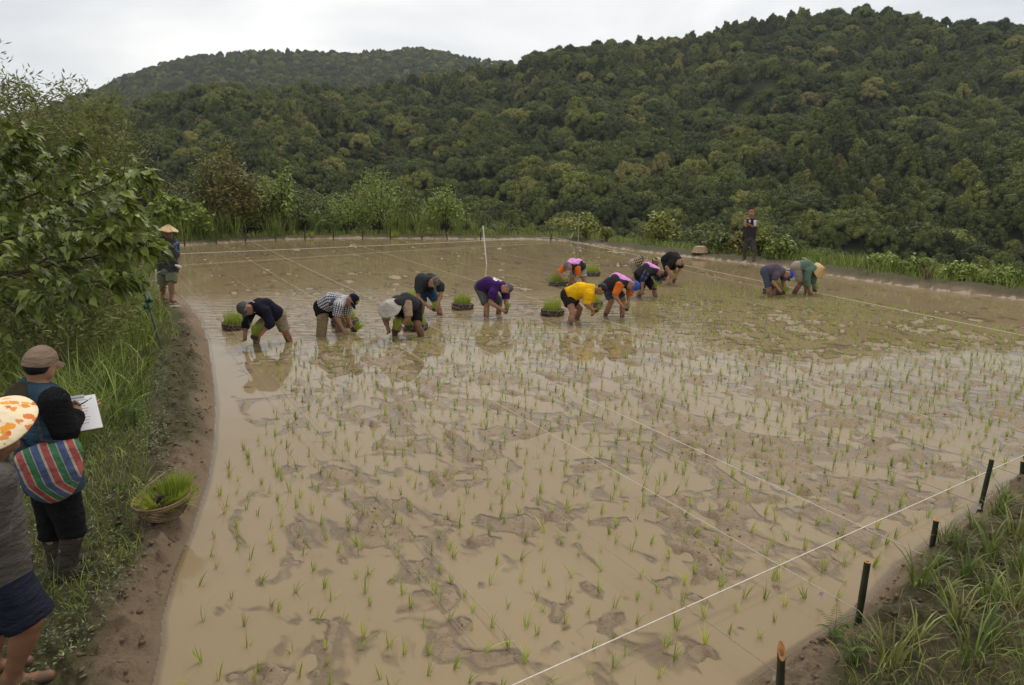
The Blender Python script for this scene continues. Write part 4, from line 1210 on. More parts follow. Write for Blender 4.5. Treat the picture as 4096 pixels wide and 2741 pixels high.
def straw_mat(name, col, col2):
    m, nt, b = new_mat(name)
    at = N(nt, 'ShaderNodeAttribute', attribute_name='tc')
    sp = N(nt, 'ShaderNodeSeparateXYZ'); nt.links.new(at.outputs['Vector'], sp.inputs[0])
    k = N(nt, 'ShaderNodeMath', operation='MULTIPLY'); nt.links.new(sp.outputs[0], k.inputs[0]); k.inputs[1].default_value = 9.0
    sn = N(nt, 'ShaderNodeMath', operation='SINE'); nt.links.new(k.outputs[0], sn.inputs[0])
    nz = noise(nt, 25, detail=3)
    c = mixc(nt, maprange(nt, sn.outputs[0], -1, 1), col, col2); c = mixc(nt, maprange(nt, nz, .45, .7, 0, .5), c, np.array(col) * .6)
    nt.links.new(c, b.inputs['Base Color']); b.inputs['Roughness'].default_value = .7; b.inputs['Specular IOR Level'].default_value = .25
    bump(nt, b, sn.outputs[0], 0.003)
    return m
def cone_hat(fr_, c, R, Hh, mat, base, name='conical_hat', ribs=0, wav=0.0, curve=1.0, axis=None, apex_r=.004):
    f, l, u = fr_
    if axis is not None:
        u = nrm(axis); f = nrm(f - u * (f @ u)); l = np.cross(u, f)
    n = 48; rows = 9; V = []; Fs = []; TC = []
    for side in (0, 1):
        for j in range(rows):
            t = j / (rows - 1); r = apex_r + (R - apex_r) * t
            for k in range(n):
                a = 2 * math.pi * k / n
                z = Hh * (1 - t) ** curve + wav * math.sin(a * 5 + 1) * t * t + (ribs * .004 * math.cos(a * 24) * (.2 + t) if ribs else 0) - side * .006
                V.append(c + f * r * math.cos(a) + l * r * math.sin(a) + u * z); TC.append((a * 4, r, 0))
    m = rows * n
    for j in range(rows - 1):
        for k in range(n):
            k2 = (k + 1) % n; q = [j * n + k, (j + 1) * n + k, (j + 1) * n + k2, j * n + k2]
            Fs.append(q); Fs.append([x + m for x in q[::-1]])
    e = (rows - 1) * n
    for k in range(n):
        k2 = (k + 1) % n; Fs.append([e + k, e + k + m, e + k2 + m, e + k2])
    V = np.array(V)
    tip = len(V); V = np.concatenate([V, [c + u * (Hh + .003)]]); TC.append((0, 0, 0))
    T = [[tip, k, (k + 1) % n] for k in range(n)]
    return link(name, mesh_np(name, V - base, [np.array(Fs), np.array(T)], [mat], True, None, None, {'tc': TC}))
def decal(name, mesh_VQ, strokes, C, A_, B_, Nn, mat, base, parent, off=.004):
    """flat print laid onto cloth: strokes are quads in the (A,B) plane through C, dropped along -N"""
    V, Q = mesh_VQ
    bv = BVHTree.FromPolygons([tuple(v) for v in V], [tuple(q) for q in Q])
    g = Geo()
    for st in strokes:
        st = np.asarray(st, float); P = []
        for i in range(4):
            for j in range(3):
                s_, t_ = i / 3, j / 2
                p2 = (st[0] * (1 - s_) + st[1] * s_) * (1 - t_) + (st[3] * (1 - s_) + st[2] * s_) * t_
                o = C + A_ * p2[0] + B_ * p2[1] + Nn * .25
                h = bv.ray_cast(Vector(o), Vector(-Nn), .6)
                P.append(None if h[0] is None else np.array(h[0]) + Nn * off)
        if any(p is None for p in P): continue
        g.add(P, [[i * 3 + j, (i + 1) * 3 + j, (i + 1) * 3 + j + 1, i * 3 + j + 1] for i in range(3) for j in range(2)])
    if g.n: link(name, g.mesh(name, [mat], False, base), parent)
def seg(x0, y0, x1, y1, w):
    d = np.array((x1 - x0, y1 - y0)); n_ = np.array((-d[1], d[0])) / (np.linalg.norm(d) + 1e-9) * w / 2
    a = np.array((x0, y0)); b = np.array((x1, y1)); return [a - n_, b - n_, b + n_, a + n_]
def glyph(cx, cy, s, seed, w=.16):
    r = np.random.default_rng(seed); out_ = []
    for k in range(5):
        if k % 2: x = r.uniform(-.4, .4); out_.append(seg(cx + x * s, cy - .5 * s, cx + (x + r.uniform(-.15, .15)) * s, cy + .5 * s, w * s))
        else: y = r.uniform(-.45, .45); out_.append(seg(cx - .5 * s, cy + y * s, cx + .5 * s, cy + (y + r.uniform(-.15, .15)) * s, w * s))
    return out_

def person(label, cr, J, top, bot, head, skin=0, res=.0145, standing=None, girth=1.1):
    """J: joints as (x, y, dy) in crop pixels; feet give the place, dy is depth behind (+) or before (-) the feet"""
    zf = standing if standing is not None else 0.0
    fA = ground(*px(cr, *J['fA'][:2]), zf); fB = ground(*px(cr, *J['fB'][:2]), zf)
    Y0 = (fA[1] + fB[1]) / 2
    g3 = lambda k: at_y(*px(cr, J[k][0], J[k][1]), Y0 + (J[k][2] if len(J[k]) > 2 else 0.0))
    q = {k: g3(k) for k in J if k not in ('fA', 'fB', 'curl', 'toe')}
    q['kA'] = at_y(*px(cr, *J['kA'][:2]), (fA[1] + Y0) / 2 + J['kA'][2]); q['kB'] = at_y(*px(cr, *J['kB'][:2]), (fB[1] + Y0) / 2 + J['kB'][2])
    if standing is None:
        aA = fA + nrm(fA - q['kA']) * .22; aB = fB + nrm(fB - q['kB']) * .22
    else:
        aA, aB = fA + np.array((0, 0, .08)), fB + np.array((0, 0, .08))
    base = np.array(((fA[0] + fB[0]) / 2, Y0, zf))
    hip, chest, neck, hd = q['hip'], q['chest'], q['neck'], q['head']
    lat = nrm(q['sA'] - q['sB']); sp1 = nrm(chest - hip); sp2 = nrm(neck - chest)
    hl = nrm(np.array((lat[0], lat[1], lat[2] * .4))); hl = nrm(hl - sp1 * (hl @ sp1)); cl = nrm(lat - sp2 * (lat @ sp2))
    hA, hB = hip + hl * .085, hip - hl * .085
    dors = np.cross(sp2, cl)
    # make the dorsal side point away from the hands
    if (dors @ (((q['hA'] + q['hB']) / 2) - chest)) > 0: dors = -dors
    fr_ = head_frame(hd, neck, q['face']); f, l, u = fr_
    G_ = girth
    def torso(i):
        P = []
        for s_ in (-1, 1):
            P += [('rc', hip + hl * s_ * .07, chest + cl * s_ * .085 * G_, (.108 + i) * G_, (.108 + i) * G_),
                  ('rc', chest + cl * s_ * .085 * G_, neck + cl * s_ * .07 - sp2 * .03, (.108 + i) * G_, .070 + i)]
        return P
    def shoulders(i): return [('rc', neck - sp2 * .05 + cl * s_ * .08, q[k], .066 + i, .060 + i) for s_, k in ((1, 'sA'), (-1, 'sB'))]
    arms = []
    for k in 'AB':
        s_, e, h = q['s' + k], q['e' + k], q['h' + k]
        d = nrm(h - e)
        arms += [('rc', s_, e, .054, .043), ('rc', e + d * .05, h - d * .05, .043, .029), ('rc', e, e + d * .07, .042, .043),
                 ('rc', h - d * .05, h + d * .025, .030, .034)]
    legs = []
    for k, hh, a in (('A', hA, aA), ('B', hB, aB)):
        kn = q['k' + k]; d = nrm(a - kn)
        legs += [('rc', hh, kn, .094, .062), ('rc', kn, a, .058, .040), ('rc', kn + (a - kn) * .25 - f * .0 , kn + (a - kn) * .45, .060, .056)]
        if standing is not None:
            fw = nrm(np.array((f[0], f[1], 0)) + (0 if 'toe' not in J else np.array(J['toe']) * 5))
            legs += [('rc', a - fw * .03 - np.array((0, 0, .04)), a + fw * .16 - np.array((0, 0, .05)), .042, .030), ('rc', a, a - np.array((0, 0, .04)), .04, .042)]
    heads = [('el', hd + u * .030 - f * .008, (l, f, u), (.078, .096, .092)), ('el', hd - u * .045 + f * .022, (l, f, u), (.058, .068, .072)),
             ('rc', hd - u * .095 + f * .050, hd - u * .085 + f * .058, .024, .026), ('rc', hd + u * .004 + f * .086, hd - u * .028 + f * .104, .010, .015),
             ('rc', hd + l * .05 + f * .06 + u * .02, hd - l * .05 + f * .06 + u * .02, .024, .024),
             ('el', hd + l * .080 - u * .012 - f * .01, (l, f, u), (.012, .022, .034)), ('el', hd - l * .080 - u * .012 - f * .01, (l, f, u), (.012, .022, .034))]
    neckp = [('rc', neck - sp2 * .02, hd - u * .05 - f * .02, .058, .056)]
    V, Qd = sdf_mesh([(torso(0) + shoulders(-.004) + arms + legs + neckp + heads, [])], res, .028)
    g = Geo(); g.V.append(V); g.Q = Qd.tolist(); g.qm = [0] * len(Qd); g.n = len(V)
    for k in 'AB':
        d = nrm(q['h' + k] - q['e' + k]); sd_ = f * .6 + (lat if k == 'B' else -lat) * .8 + u * .1
        hand_geo(g, q['h' + k], d, sd_, J.get('curl', 1.0))
    for s_ in (-1, 1):
        v, ff = lathe([(.0005, .008), (.010, .006), (.014, 0), (.010, -.006), (.0005, -.008)], 8)
        o = hd + l * s_ * .032 + f * .079 + u * .006
        g.add([o + l * p[0] + u * p[1] * .55 + f * p[2] for p in v], ff, 1)
        g.add([hd + l * s_ * (.018 + .032 * a) + f * (.088 - .006 * a) + u * (.030 + b_ * .008 + .004 * (a > .3) * (a < .8)) for a in (0, .5, 1) for b_ in (0, 1)], [[0, 1, 3, 2], [2, 3, 5, 4]], 3)
    g.add([hd + l * (a - .5) * .05 + f * (.092 - abs(a - .5) * .02) - u * (.060 + b_ * .011) for a in (0, .5, 1) for b_ in (0, 1)], [[0, 1, 3, 2], [2, 3, 5, 4]], 2)
    body = link('person', g.mesh('person', [SKIN[skin], m_eye, m_lip, m_hair], True, base), None, base)
    tag(body, label, 'person')
    bones = [(hip, chest), (chest, neck), (q['sA'], q['eA']), (q['sB'], q['eB'])]
    def tcoord(V):
        best = np.full(len(V), 9.0); T = np.zeros((len(V), 3)); acc = 0
        for i, (a, b_) in enumerate(bones):
            ba = b_ - a; L = np.linalg.norm(ba); t = np.clip((V - a) @ ba / L / L, 0, 1); p = a + t[:, None] * ba; dd = V - p; d = np.linalg.norm(dd, axis=1) - (.05 if i < 2 else 0)
            uu_ = nrm(cl - ba / L * (cl @ ba) / L); ww = np.cross(ba / L, uu_)
            an = np.arctan2(dd @ ww, dd @ uu_) * (.16 if i < 2 else .075)
            m = d < best; best[m] = d[m]; T[m] = np.stack([(acc if i < 2 else 0) + t[m] * L, an[m], np.full(m.sum(), i)], 1)
            if i < 2: acc += L
        return T
    def garment(name, groups, mats, facemat=None, parent=body, kk=.03, rs=res):
        V, Qd = sdf_mesh(groups, rs, kk)
        V = V + .004 * (fbm(V[:, 0] * 14 + V[:, 2] * 9, V[:, 1] * 14 - V[:, 2] * 6, 5, 2)[:, None] - .5) * 2
        mi = None
        if facemat is not None: mi = facemat(V[Qd].mean(1))
        o = link(name, mesh_np(name, V - base, Qd, mats, True, None, mi, {'tc': tcoord(V)}), parent)
        return o, (V, Qd)
    made = {}
    # trousers or shorts
    tl = bot.get('len', .85); infl = bot.get('infl', .022)
    tg = []
    for k, hh, a in (('A', hA, aA), ('B', hB, aB)):
        kn = q['k' + k]
        if tl <= 1: e = hh + (kn - hh) * tl; tg.append(('cc', hh - (kn - hh) * .05, e, .098 + infl, (.098 - .03 * tl) + infl * 1.25))
        else:
            e = kn + (a - kn) * (tl - 1); tg += [('cc', hh - (kn - hh) * .05, kn, .098 + infl, .066 + infl), ('cc', kn - (a - kn) * .06, e, .066 + infl, .052 + infl)]
    wa = hip + sp1 * .10
    o, made['bot'] = garment(bot.get('name', 'shorts'), [(torso(infl * .8)[::2] + [('el', hip, (hl, sp1, np.cross(hl, sp1)), (.17 + infl, .13, .125 + infl))], [(wa, sp1)]), (tg, [])], bot['mats'], bot.get('face'))
    if 'cuff' in bot:
        for k, hh in (('A', hA), ('B', hB)):
            kn = q['k' + k]; e = hh + (kn - hh) * tl; d = nrm(kn - hh); r_ = (.098 - .03 * tl) + infl * 1.25 + .012
            garment('cuff', [([('cc', e - d * .05, e + d * .008, r_, r_)], [])], [bot['cuff']], None, o)
    if 'boots' in bot:
        fw = nrm(np.array((f[0], f[1], 0)) + (0 if 'toe' not in J else np.array(J['toe']) * 5))
        for k, a in (('A', aA), ('B', aB)):
            kn = q['k' + k]
            P = [('cc', kn + (a - kn) * bot.get('boot_t', .12), a - np.array((0, 0, .02)), .070, .052)]
            P2 = [('rc', a - fw * .02 - np.array((0, 0, .035)), a + fw * .17 - np.array((0, 0, .045)), .054, .046), ('rc', a + np.array((0, 0, .05)), a - np.array((0, 0, .03)), .054, .056)] if standing is not None else []
            garment('boot', [(P + P2, [])], [bot['boots']])
    # top
    i = top.get('infl', .018); sl = top.get('sleeve', .75); slm = top.get('sleeve_mats')
    hem = hip + sp1 * top.get('hem', .03)
    tors = (torso(i) + shoulders(i) + [('rc', neck - sp2 * .02, neck + nrm(hd - neck) * .025, .066 + i * .5, .064 + i * .5)], [(hem, -sp1), (neck + nrm(hd - neck) * .045, nrm(hd - neck))])
    sg = []
    for k in 'AB':
        s_, e, h = q['s' + k], q['e' + k], q['h' + k]
        if sl <= 1: sg += [('cc', s_ - (e - s_) * .12, s_ + (e - s_) * sl, .064 + i, .058 + i - .01 * sl), ('rc', s_, s_ + (e - s_) * .25, .062 + i, .060 + i)]
        else:
            d = nrm(h - e)
            sg += [('rc', s_, e, .060 + i, .050 + i), ('cc', e - d * .02, e + (h - e) * (sl - 1), .050 + i, .042 + i * .9)]
    if slm:
        o, made['sleeve'] = garment('sleeves' if not top.get('inner') else top['inner'], [(torso(i - .010) + shoulders(i - .006) + [('rc', neck - sp2 * .02, neck + nrm(hd - neck) * .02, .066 + i * .3, .064 + i * .3)], [(hem + sp1 * .03, -sp1), (neck + nrm(hd - neck) * .04, nrm(hd - neck))]), (sg, [])], slm, None, body, .02)
        arm_cut = [(q[k] - (q['e' + k[1]] - q[k]) * .0 + cl * sgn * .018, cl * sgn) for k, sgn in (('sA', 1), ('sB', -1))]
        o, made['top'] = garment(top.get('name', 'vest'), [tors], top['mats'],
                                 (lambda C: top['face'](C, dict(chest=chest, neck=neck, hip=hip, cl=cl, dors=dors, sp=sp2))) if 'face' in top else None)
    else:
        o, made['top'] = garment(top.get('name', 'shirt'), [tors, (sg, [])], top['mats'],
                                 (lambda C: top['face'](C, dict(chest=chest, neck=neck, hip=hip, cl=cl, dors=dors, sp=sp2))) if 'face' in top else None)
    # hair / hats
    k = head.get('kind')
    if k in ('hair', 'cap', 'cone') or True:
        c = hd + u * .034 - f * .014
        cutf = [(hd + f * (.080 if k == 'hair' else .02) + u * (.0 if k == 'hair' else .02), nrm(f * 1.0 - u * .8)), (hd - u * head.get('nape', .05), -u)]
        if head.get('bald'): cutf.append((hd + u * .045, u))
        garment('hair', [([('el', c, (l, f, u), (.090, .108, .102 if not head.get('bald') else .090) if k == 'hair' else (.083, .099, .088))], cutf)], [head.get('hair', m_hair)], None, body, .02, .010)
    if k == 'cap':
        cp_ = dome_cap(fr_, hd + u * .038 - f * .005, head['mats'], base); cp_.parent = body; made['cap'] = cp_
    if k == 'cone':
        ht = cone_hat(fr_, hd + u * head.get('lift', .06) + np.array(head.get('off', (0, 0, 0))), head['R'], head['H'], head['mats'][0], base, head.get('name', 'conical_hat'), head.get('ribs', 0), head.get('wav', 0), head.get('curve', 1.0),
                      None if 'axis' not in head else head['axis'](q)); ht.parent = body
    info = dict(q=q, base=base, fr=fr_, cl=cl, dors=dors, sp=sp2, sp1=sp1, chest=chest, neck=neck, hip=hip, body=body, made=made, garment=garment, hd=hd, Y0=Y0)
    return info

def vest_face(C, p):                              # pink across the back, grey on the sides
    d = C - p['chest']
    return np.where((d @ p['dors'] > .028) & (np.abs(d @ p['cl']) < .20), 1, 0)
PINK, GREY = cm('pink_cloth', (0.74, 0.30, 0.68)), cm('charcoal_cloth', (0.040, 0.038, 0.042))
ORANGE = cm('orange_cloth', (0.72, 0.165, 0.022)); NAVY = cm('navy_cloth', (0.014, 0.014, 0.026)); BLACK = cm('black_cloth', (0.012, 0.012, 0.013))
KHAKI = cm('khaki_cloth', (0.275, 0.220, 0.140)); DENIM = cm('denim', (0.040, 0.060, 0.095))
WHITE = simple('white_trim', (0.72, 0.72, 0.72), .9, .05)

w1 = person('bending planter in navy long sleeves, grey cap and khaki shorts, leftmost in the water', 1, dict(
    hip=(1330, 660, 0), chest=(985, 440, -.20), neck=(745, 440, -.34), head=(545, 490, -.44), face=(500, 800, -.56),
    sA=(1050, 560, -.42), eA=(1190, 880, -.45), hA=(900, 1190, -.50), sB=(700, 540, -.12), eB=(550, 890, -.22), hB=(520, 1250, -.30),
    kA=(1560, 1060, -.05), fA=(1690, 1345), kB=(850, 1030, -.12), fB=(815, 1395)),
    dict(mats=[NAVY], sleeve=1.35, infl=.022), dict(mats=[KHAKI], len=1.0), dict(kind='cap', mats=[cm('grey_cap', (0.075, 0.080, 0.080))], hair=m_hairg), 0)
w2 = person('bending planter in navy-white checked shirt, navy cap with gold badge and khaki waders', 2, dict(
    hip=(520, 620, 0), chest=(850, 450, -.05), neck=(1160, 440, -.12), head=(1320, 440, -.14), face=(1380, 640, -.2),
    sA=(970, 560, -.30), eA=(890, 900, -.32), hA=(1120, 1340, -.36), sB=(1210, 590, .06), eB=(1170, 850, .05), hB=(1335, 1210, .0),
    kA=(500, 1000, -.08), fA=(460, 1470), kB=(1060, 1010, .08), fB=(1000, 1305)),
    dict(mats=[check_mat('navy_check', (0.72, 0.71, 0.70), (0.20, 0.21, 0.26), .037, (0.020, 0.022, 0.05))], sleeve=.98, infl=.026, hem=.02), dict(mats=[BLACK], len=.62, infl=.03),
    dict(kind='cap', mats=[cm('navy_cap', (0.010, 0.011, 0.028))], hair=m_hairg), 0)
w3 = person('bending planter under a pale grey pointed cloth hat, charcoal vest and beige sleeves', 3, dict(
    hip=(770, 810, .10), chest=(560, 730, -.12), neck=(430, 770, -.28), head=(340, 850, -.36), face=(300, 1010, -.52),
    sA=(665, 750, -.26), eA=(705, 1035, -.32), hA=(520, 1280, -.42), sB=(265, 880, -.22), eB=(220, 1100, -.28), hB=(285, 1320, -.40),
    kA=(880, 1180, -.08), fA=(975, 1440), kB=(455, 1130, -.05), fB=(410, 1420)),
    dict(mats=[GREY], sleeve=1.0, infl=.026, sleeve_mats=[cm('beige_cloth', (0.36, 0.26, 0.19))], inner='shirt'), dict(mats=[BLACK], len=.86),
    dict(kind='cone', R=.215, H=.15, mats=[cm('hat_cloth', (0.42, 0.385, 0.335))], name='cloth_hat', wav=.004, curve=1.15, lift=.03, hair=m_hair, axis=lambda q: at_y(*px(3, 280, 700), q['head'][1] - .10) - at_y(*px(3, 345, 830), q['head'][1] + .02)), 1)
w4 = person('bending planter in charcoal T-shirt, camouflage cap and denim shorts', 3, dict(
    hip=(1030, 420, .28), chest=(1070, 270, .06), neck=(1175, 265, -.12), head=(1225, 310, -.20), face=(1228, 480, -.36),
    sA=(960, 390, -.10), eA=(890, 640, -.15), hA=(1150, 845, -.30), sB=(1360, 380, -.04), eB=(1375, 590, -.10), hB=(1270, 850, -.30),
    kA=(1000, 740, .08), fA=(950, 1005), kB=(1300, 740, .02), fB=(1370, 1010)),
    dict(mats=[cm('slate_cloth', (0.035, 0.038, 0.042))], sleeve=.62, infl=.026), dict(mats=[cm('blue_denim', (0.035, 0.062, 0.105))], len=.95),
    dict(kind='cap', mats=[camo_mat('camo_cap', [(0.02, .017, .014), (.14, .11, .07), (.05, .04, .03), (.30, .26, .20)], 40)]), 0)
w5 = person('bending grey-haired planter in purple T-shirt with white print on the back', 4, dict(
    hip=(1090, 490, .12), chest=(1310, 410, -.05), neck=(1590, 460, -.20), head=(1760, 540, -.28), face=(1800, 700, -.42),
    sA=(1370, 640, -.32), eA=(1290, 935, -.32), hA=(1680, 1160, -.40), sB=(1730, 690, -.05), eB=(1740, 900, -.12), hB=(1760, 1150, -.34),
    kA=(1190, 985, -.04), fA=(1175, 1350), kB=(1565, 950, .12), fB=(1530, 1245)),
    dict(mats=[cm('purple_cloth', (0.055, 0.018, 0.115))], sleeve=.62, infl=.028), dict(mats=[cm('faded_shorts', (0.095, 0.095, 0.085))], len=.98, infl=.026), dict(kind='hair', hair=m_hairg, nape=.085), 0)
w6 = person('bending planter in pink-backed vest, orange sleeves and grey cap, furthest of the pink vests', 5, dict(
    hip=(930, 310, .24), chest=(840, 240, .02), neck=(765, 255, -.12), head=(695, 290, -.20), face=(660, 420, -.34),
    sA=(885, 320, -.16), eA=(905, 480, -.16), hA=(850, 580, -.30), sB=(620, 310, -.08), eB=(500, 425, -.10), hB=(640, 580, -.30),
    kA=(1010, 520, .08), fA=(1060, 700), kB=(760, 530, .08), fB=(740, 700)),
    dict(mats=[GREY, PINK], face=vest_face, sleeve=.98, infl=.024, sleeve_mats=[ORANGE], inner='shirt'),
    dict(mats=[camo_mat('camo_shorts', [(0.03, .028, .024), (.36, .33, .27), (.09, .08, .065), (.50, .46, .38)], 26)], len=.98, cuff=cm('pale_cuff', (0.42, .38, .30))), dict(kind='cap', mats=[cm('stone_cap', (0.16, 0.145, 0.150))]), 0)
w7 = person('bending planter in bright yellow jacket and black shorts', 5, dict(
    hip=(680, 900, 0), chest=(950, 790, 0), neck=(1205, 775, -.06), head=(1375, 775, -.08), face=(1420, 930, -.12),
    sA=(1125, 870, -.22), eA=(1075, 1090, -.25), hA=(1240, 1220, -.26), sB=(1170, 850, .15), eB=(1150, 1050, .10), hB=(1215, 1250, -.08),
    kA=(790, 1250, -.12), fA=(725, 1520), kB=(940, 1180, .10), fB=(870, 1385)),
    dict(mats=[cm('yellow_cloth', (0.76, 0.43, 0.008))], sleeve=.98, infl=.036, hem=.0, name='jacket'), dict(mats=[cm('black_shorts', (0.022, 0.021, 0.018))], len=.58, infl=.03), dict(kind='hair', hair=m_hair, nape=.10), 0)
w8 = person('bending planter in pink-backed vest, orange sleeves and blue cap', 6, dict(
    hip=(310, 810, .12), chest=(490, 700, -.05), neck=(690, 740, -.18), head=(795, 800, -.26), face=(770, 950, -.40),
    sA=(520, 790, -.28), eA=(410, 1000, -.30), hA=(580, 1240, -.40), sB=(745, 870, -.04), eB=(715, 1010, -.10), hB=(695, 1210, -.30),
    kA=(340, 1110, -.04), fA=(210, 1435), kB=(585, 1080, .08), fB=(570, 1460)),
    dict(mats=[GREY, PINK], face=vest_face, sleeve=.95, infl=.024, sleeve_mats=[ORANGE], inner='shirt'), dict(mats=[DENIM], len=.9), dict(kind='cap', mats=[cm('blue_cap', (0.040, 0.085, 0.30))]), 0)
w9 = person('bending planter in pink-backed vest with striped grey sleeves and dark cap', 6, dict(
    hip=(970, 570, .12), chest=(1130, 450, -.03), neck=(1290, 480, -.16), head=(1395, 545, -.22), face=(1345, 670, -.36),
    sA=(1085, 520, -.22), eA=(1000, 690, -.25), hA=(985, 940, -.38), sB=(1310, 600, -.04), eB=(1330, 720, -.10), hB=(1260, 820, -.24),
    kA=(985, 870, 0), fA=(900, 1030), kB=(1235, 860, .08), fB=(1270, 1050)),
    dict(mats=[GREY, PINK], face=vest_face, sleeve=1.05, infl=.024, sleeve_mats=[check_mat('striped_sleeve', (0.10, 0.105, 0.12), (0.025, 0.035, 0.10), .11, (0.02, .02, .05))], inner='shirt'),
    dict(mats=[BLACK], len=.95), dict(kind='cap', mats=[cm('dark_cap', (0.022, 0.020, 0.020))]), 1)
w10 = person('bending planter in brown plaid shirt, cream cap and khaki trousers, half hidden', 6, dict(
    hip=(800, 340, 0), chest=(985, 280, 0), neck=(1175, 285, 0), head=(1285, 290, 0), face=(1330, 420, -.04),
    sA=(1110, 340, -.16), eA=(1080, 480, -.16), hA=(1150, 630, -.1), sB=(1150, 330, .16), eB=(1150, 480, .15), hB=(1230, 630, .1),
    kA=(835, 520, -.04), fA=(850, 665), kB=(860, 490, .10), fB=(950, 650)),
    dict(mats=[check_mat('brown_plaid', (0.50, 0.40, 0.25), (0.14, 0.10, 0.075), .055, (0.016, .015, .02))], sleeve=.95, infl=.026), dict(mats=[cm('stone_trousers', (0.30, 0.26, 0.19))], len=1.05, name='trousers', cuff=None) if False else dict(mats=[cm('stone_trousers', (0.30, 0.26, 0.19))], len=1.05, name='trousers'),
    dict(kind='cap', mats=[cm('cream_cap', (0.46, 0.37, 0.26))]), 2)
w11 = person('bending balding planter in black T-shirt, behind the striped sleeves', 6, dict(
    hip=(1515, 265, .14), chest=(1620, 205, 0), neck=(1720, 245, -.15), head=(1780, 310, -.22), face=(1790, 430, -.36),
    sA=(1585, 325, -.22), eA=(1500, 420, -.22), hA=(1620, 630, -.34), sB=(1790, 350, -.05), eB=(1775, 470, -.06), hB=(1705, 630, -.30),
    kA=(1540, 560, 0), fA=(1530, 810), kB=(1680, 500, .12), fB=(1640, 730)),
    dict(mats=[cm('black_tee', (0.020, 0.020, 0.022))], sleeve=.62, infl=.026), dict(mats=[BLACK], len=.7), dict(kind='hair', bald=True, hair=m_hair), 0)
w12 = person('bending planter in mauve T-shirt, bright blue cap and blue shorts at the right', 7, dict(
    hip=(320, 570, .06), chest=(590, 500, 0), neck=(825, 570, -.08), head=(960, 640, -.12), face=(990, 800, -.2),
    sA=(610, 670, -.22), eA=(540, 880, -.22), hA=(750, 1130, -.30), sB=(850, 710, .10), eB=(825, 880, .10), hB=(860, 1060, .0),
    kA=(410, 1020, -.05), fA=(400, 1290), kB=(545, 1040, .10), fB=(520, 1260)),
    dict(mats=[cm('mauve_cloth', (0.105, 0.080, 0.105))], sleeve=.62, infl=.026), dict(mats=[cm('slate_denim', (0.062, 0.085, 0.125))], len=.98), dict(kind='cap', mats=[cm('royal_cap', (0.018, 0.075, 0.42))]), 0)
m_hatA = straw_mat('straw_weave', (0.62, 0.40, 0.16), (0.74, 0.52, 0.25))
w13 = person('bending planter in pale green long sleeves under a pointed straw hat', 7, dict(
    hip=(1210, 440, .05), chest=(1480, 380, 0), neck=(1720, 480, -.05), head=(1850, 545, -.08), face=(1960, 700, -.16),
    sA=(1570, 530, -.22), eA=(1530, 790, -.22), hA=(1610, 1210, -.22), sB=(1720, 620, .10), eB=(1715, 790, .10), hB=(1715, 1080, .05),
    kA=(1345, 880, -.04), fA=(1130, 1210), kB=(1500, 950, .12), fB=(1520, 1215)),
    dict(mats=[cm('green_cloth', (0.115, 0.185, 0.135))], sleeve=1.5, infl=.024), dict(mats=[cm('sand_shorts', (0.34, 0.28, 0.22))], len=.92, infl=.03),
    dict(kind='cone', R=.215, H=.20, mats=[m_hatA], ribs=1, lift=.02, axis=lambda q: np.array((.50, -.76, .36))), 1)
LB = place(3000, 0.55)
m14 = person('standing man on the right bank taking a photo, dark vest, red cap and white towel', 9, dict(
    hip=(240, 900, 0), chest=(262, 600, 0), neck=(290, 385, 0), head=(298, 235, -.02), face=(270, 250, -.30),
    sA=(165, 440, 0), eA=(150, 590, -.02), hA=(195, 480, -.22), sB=(405, 440, 0), eB=(395, 610, -.04), hB=(235, 510, -.20),
    kA=(130, 1180, -.03), fA=(110, 1440), kB=(360, 1190, -.03), fB=(360, 1470), curl=1.5),
    dict(mats=[cm('dark_vest', (0.035, 0.032, 0.036))], sleeve=.75, infl=.022, sleeve_mats=[cm('tan_sleeve', (0.30, 0.24, 0.17))], inner='shirt'),
    dict(mats=[cm('grey_trousers', (0.060, 0.055, 0.050))], len=1.2, name='trousers', boots=cm('muddy_boot', (0.085, 0.068, 0.052))), dict(kind='cap', mats=[cm('red_cap', (0.42, 0.10, 0.085)), cm('tan_bill', (0.34, 0.22, 0.13))]), 0, standing=float(LB[2]))
m_hatB = straw_mat('straw_plait', (0.68, 0.44, 0.20), (0.80, 0.60, 0.34))
gB = ground(*px(8, 545, 1430), .18)
m15 = person('barefoot man in straw hat, grey quilted vest and green shorts on the left bank', 8, dict(
    hip=(540, 925, 0), chest=(535, 640, 0), neck=(540, 400, 0), head=(550, 300, -.02), face=(640, 330, -.16),
    sA=(365, 480, .0), eA=(295, 680, .02), hA=(305, 870, -.04), sB=(655, 480, 0), eB=(680, 660, .02), hB=(725, 830, -.06),
    kA=(455, 1160, -.03), fA=(475, 1400), kB=(600, 1130, -.03), fB=(610, 1440)),
    dict(mats=[cm('quilted_vest', (0.052, 0.050, 0.055))], sleeve=.8, infl=.034, hem=-.02, sleeve_mats=[camo_mat('printed_sleeve', [(0.01, .012, .03), (.02, .03, .07), (.16, .24, .36), (.02, .02, .05)], 16)], inner='shirt'),
    dict(mats=[cm('sage_shorts', (0.155, 0.165, 0.115))], len=.92, infl=.034), dict(kind='cone', R=.195, H=.14, mats=[m_hatB], ribs=1, lift=.055, wav=.008), 1, standing=float(ground_z(gB[:1], gB[1:2])[0]))
g16 = ground(270, 2310, .05)
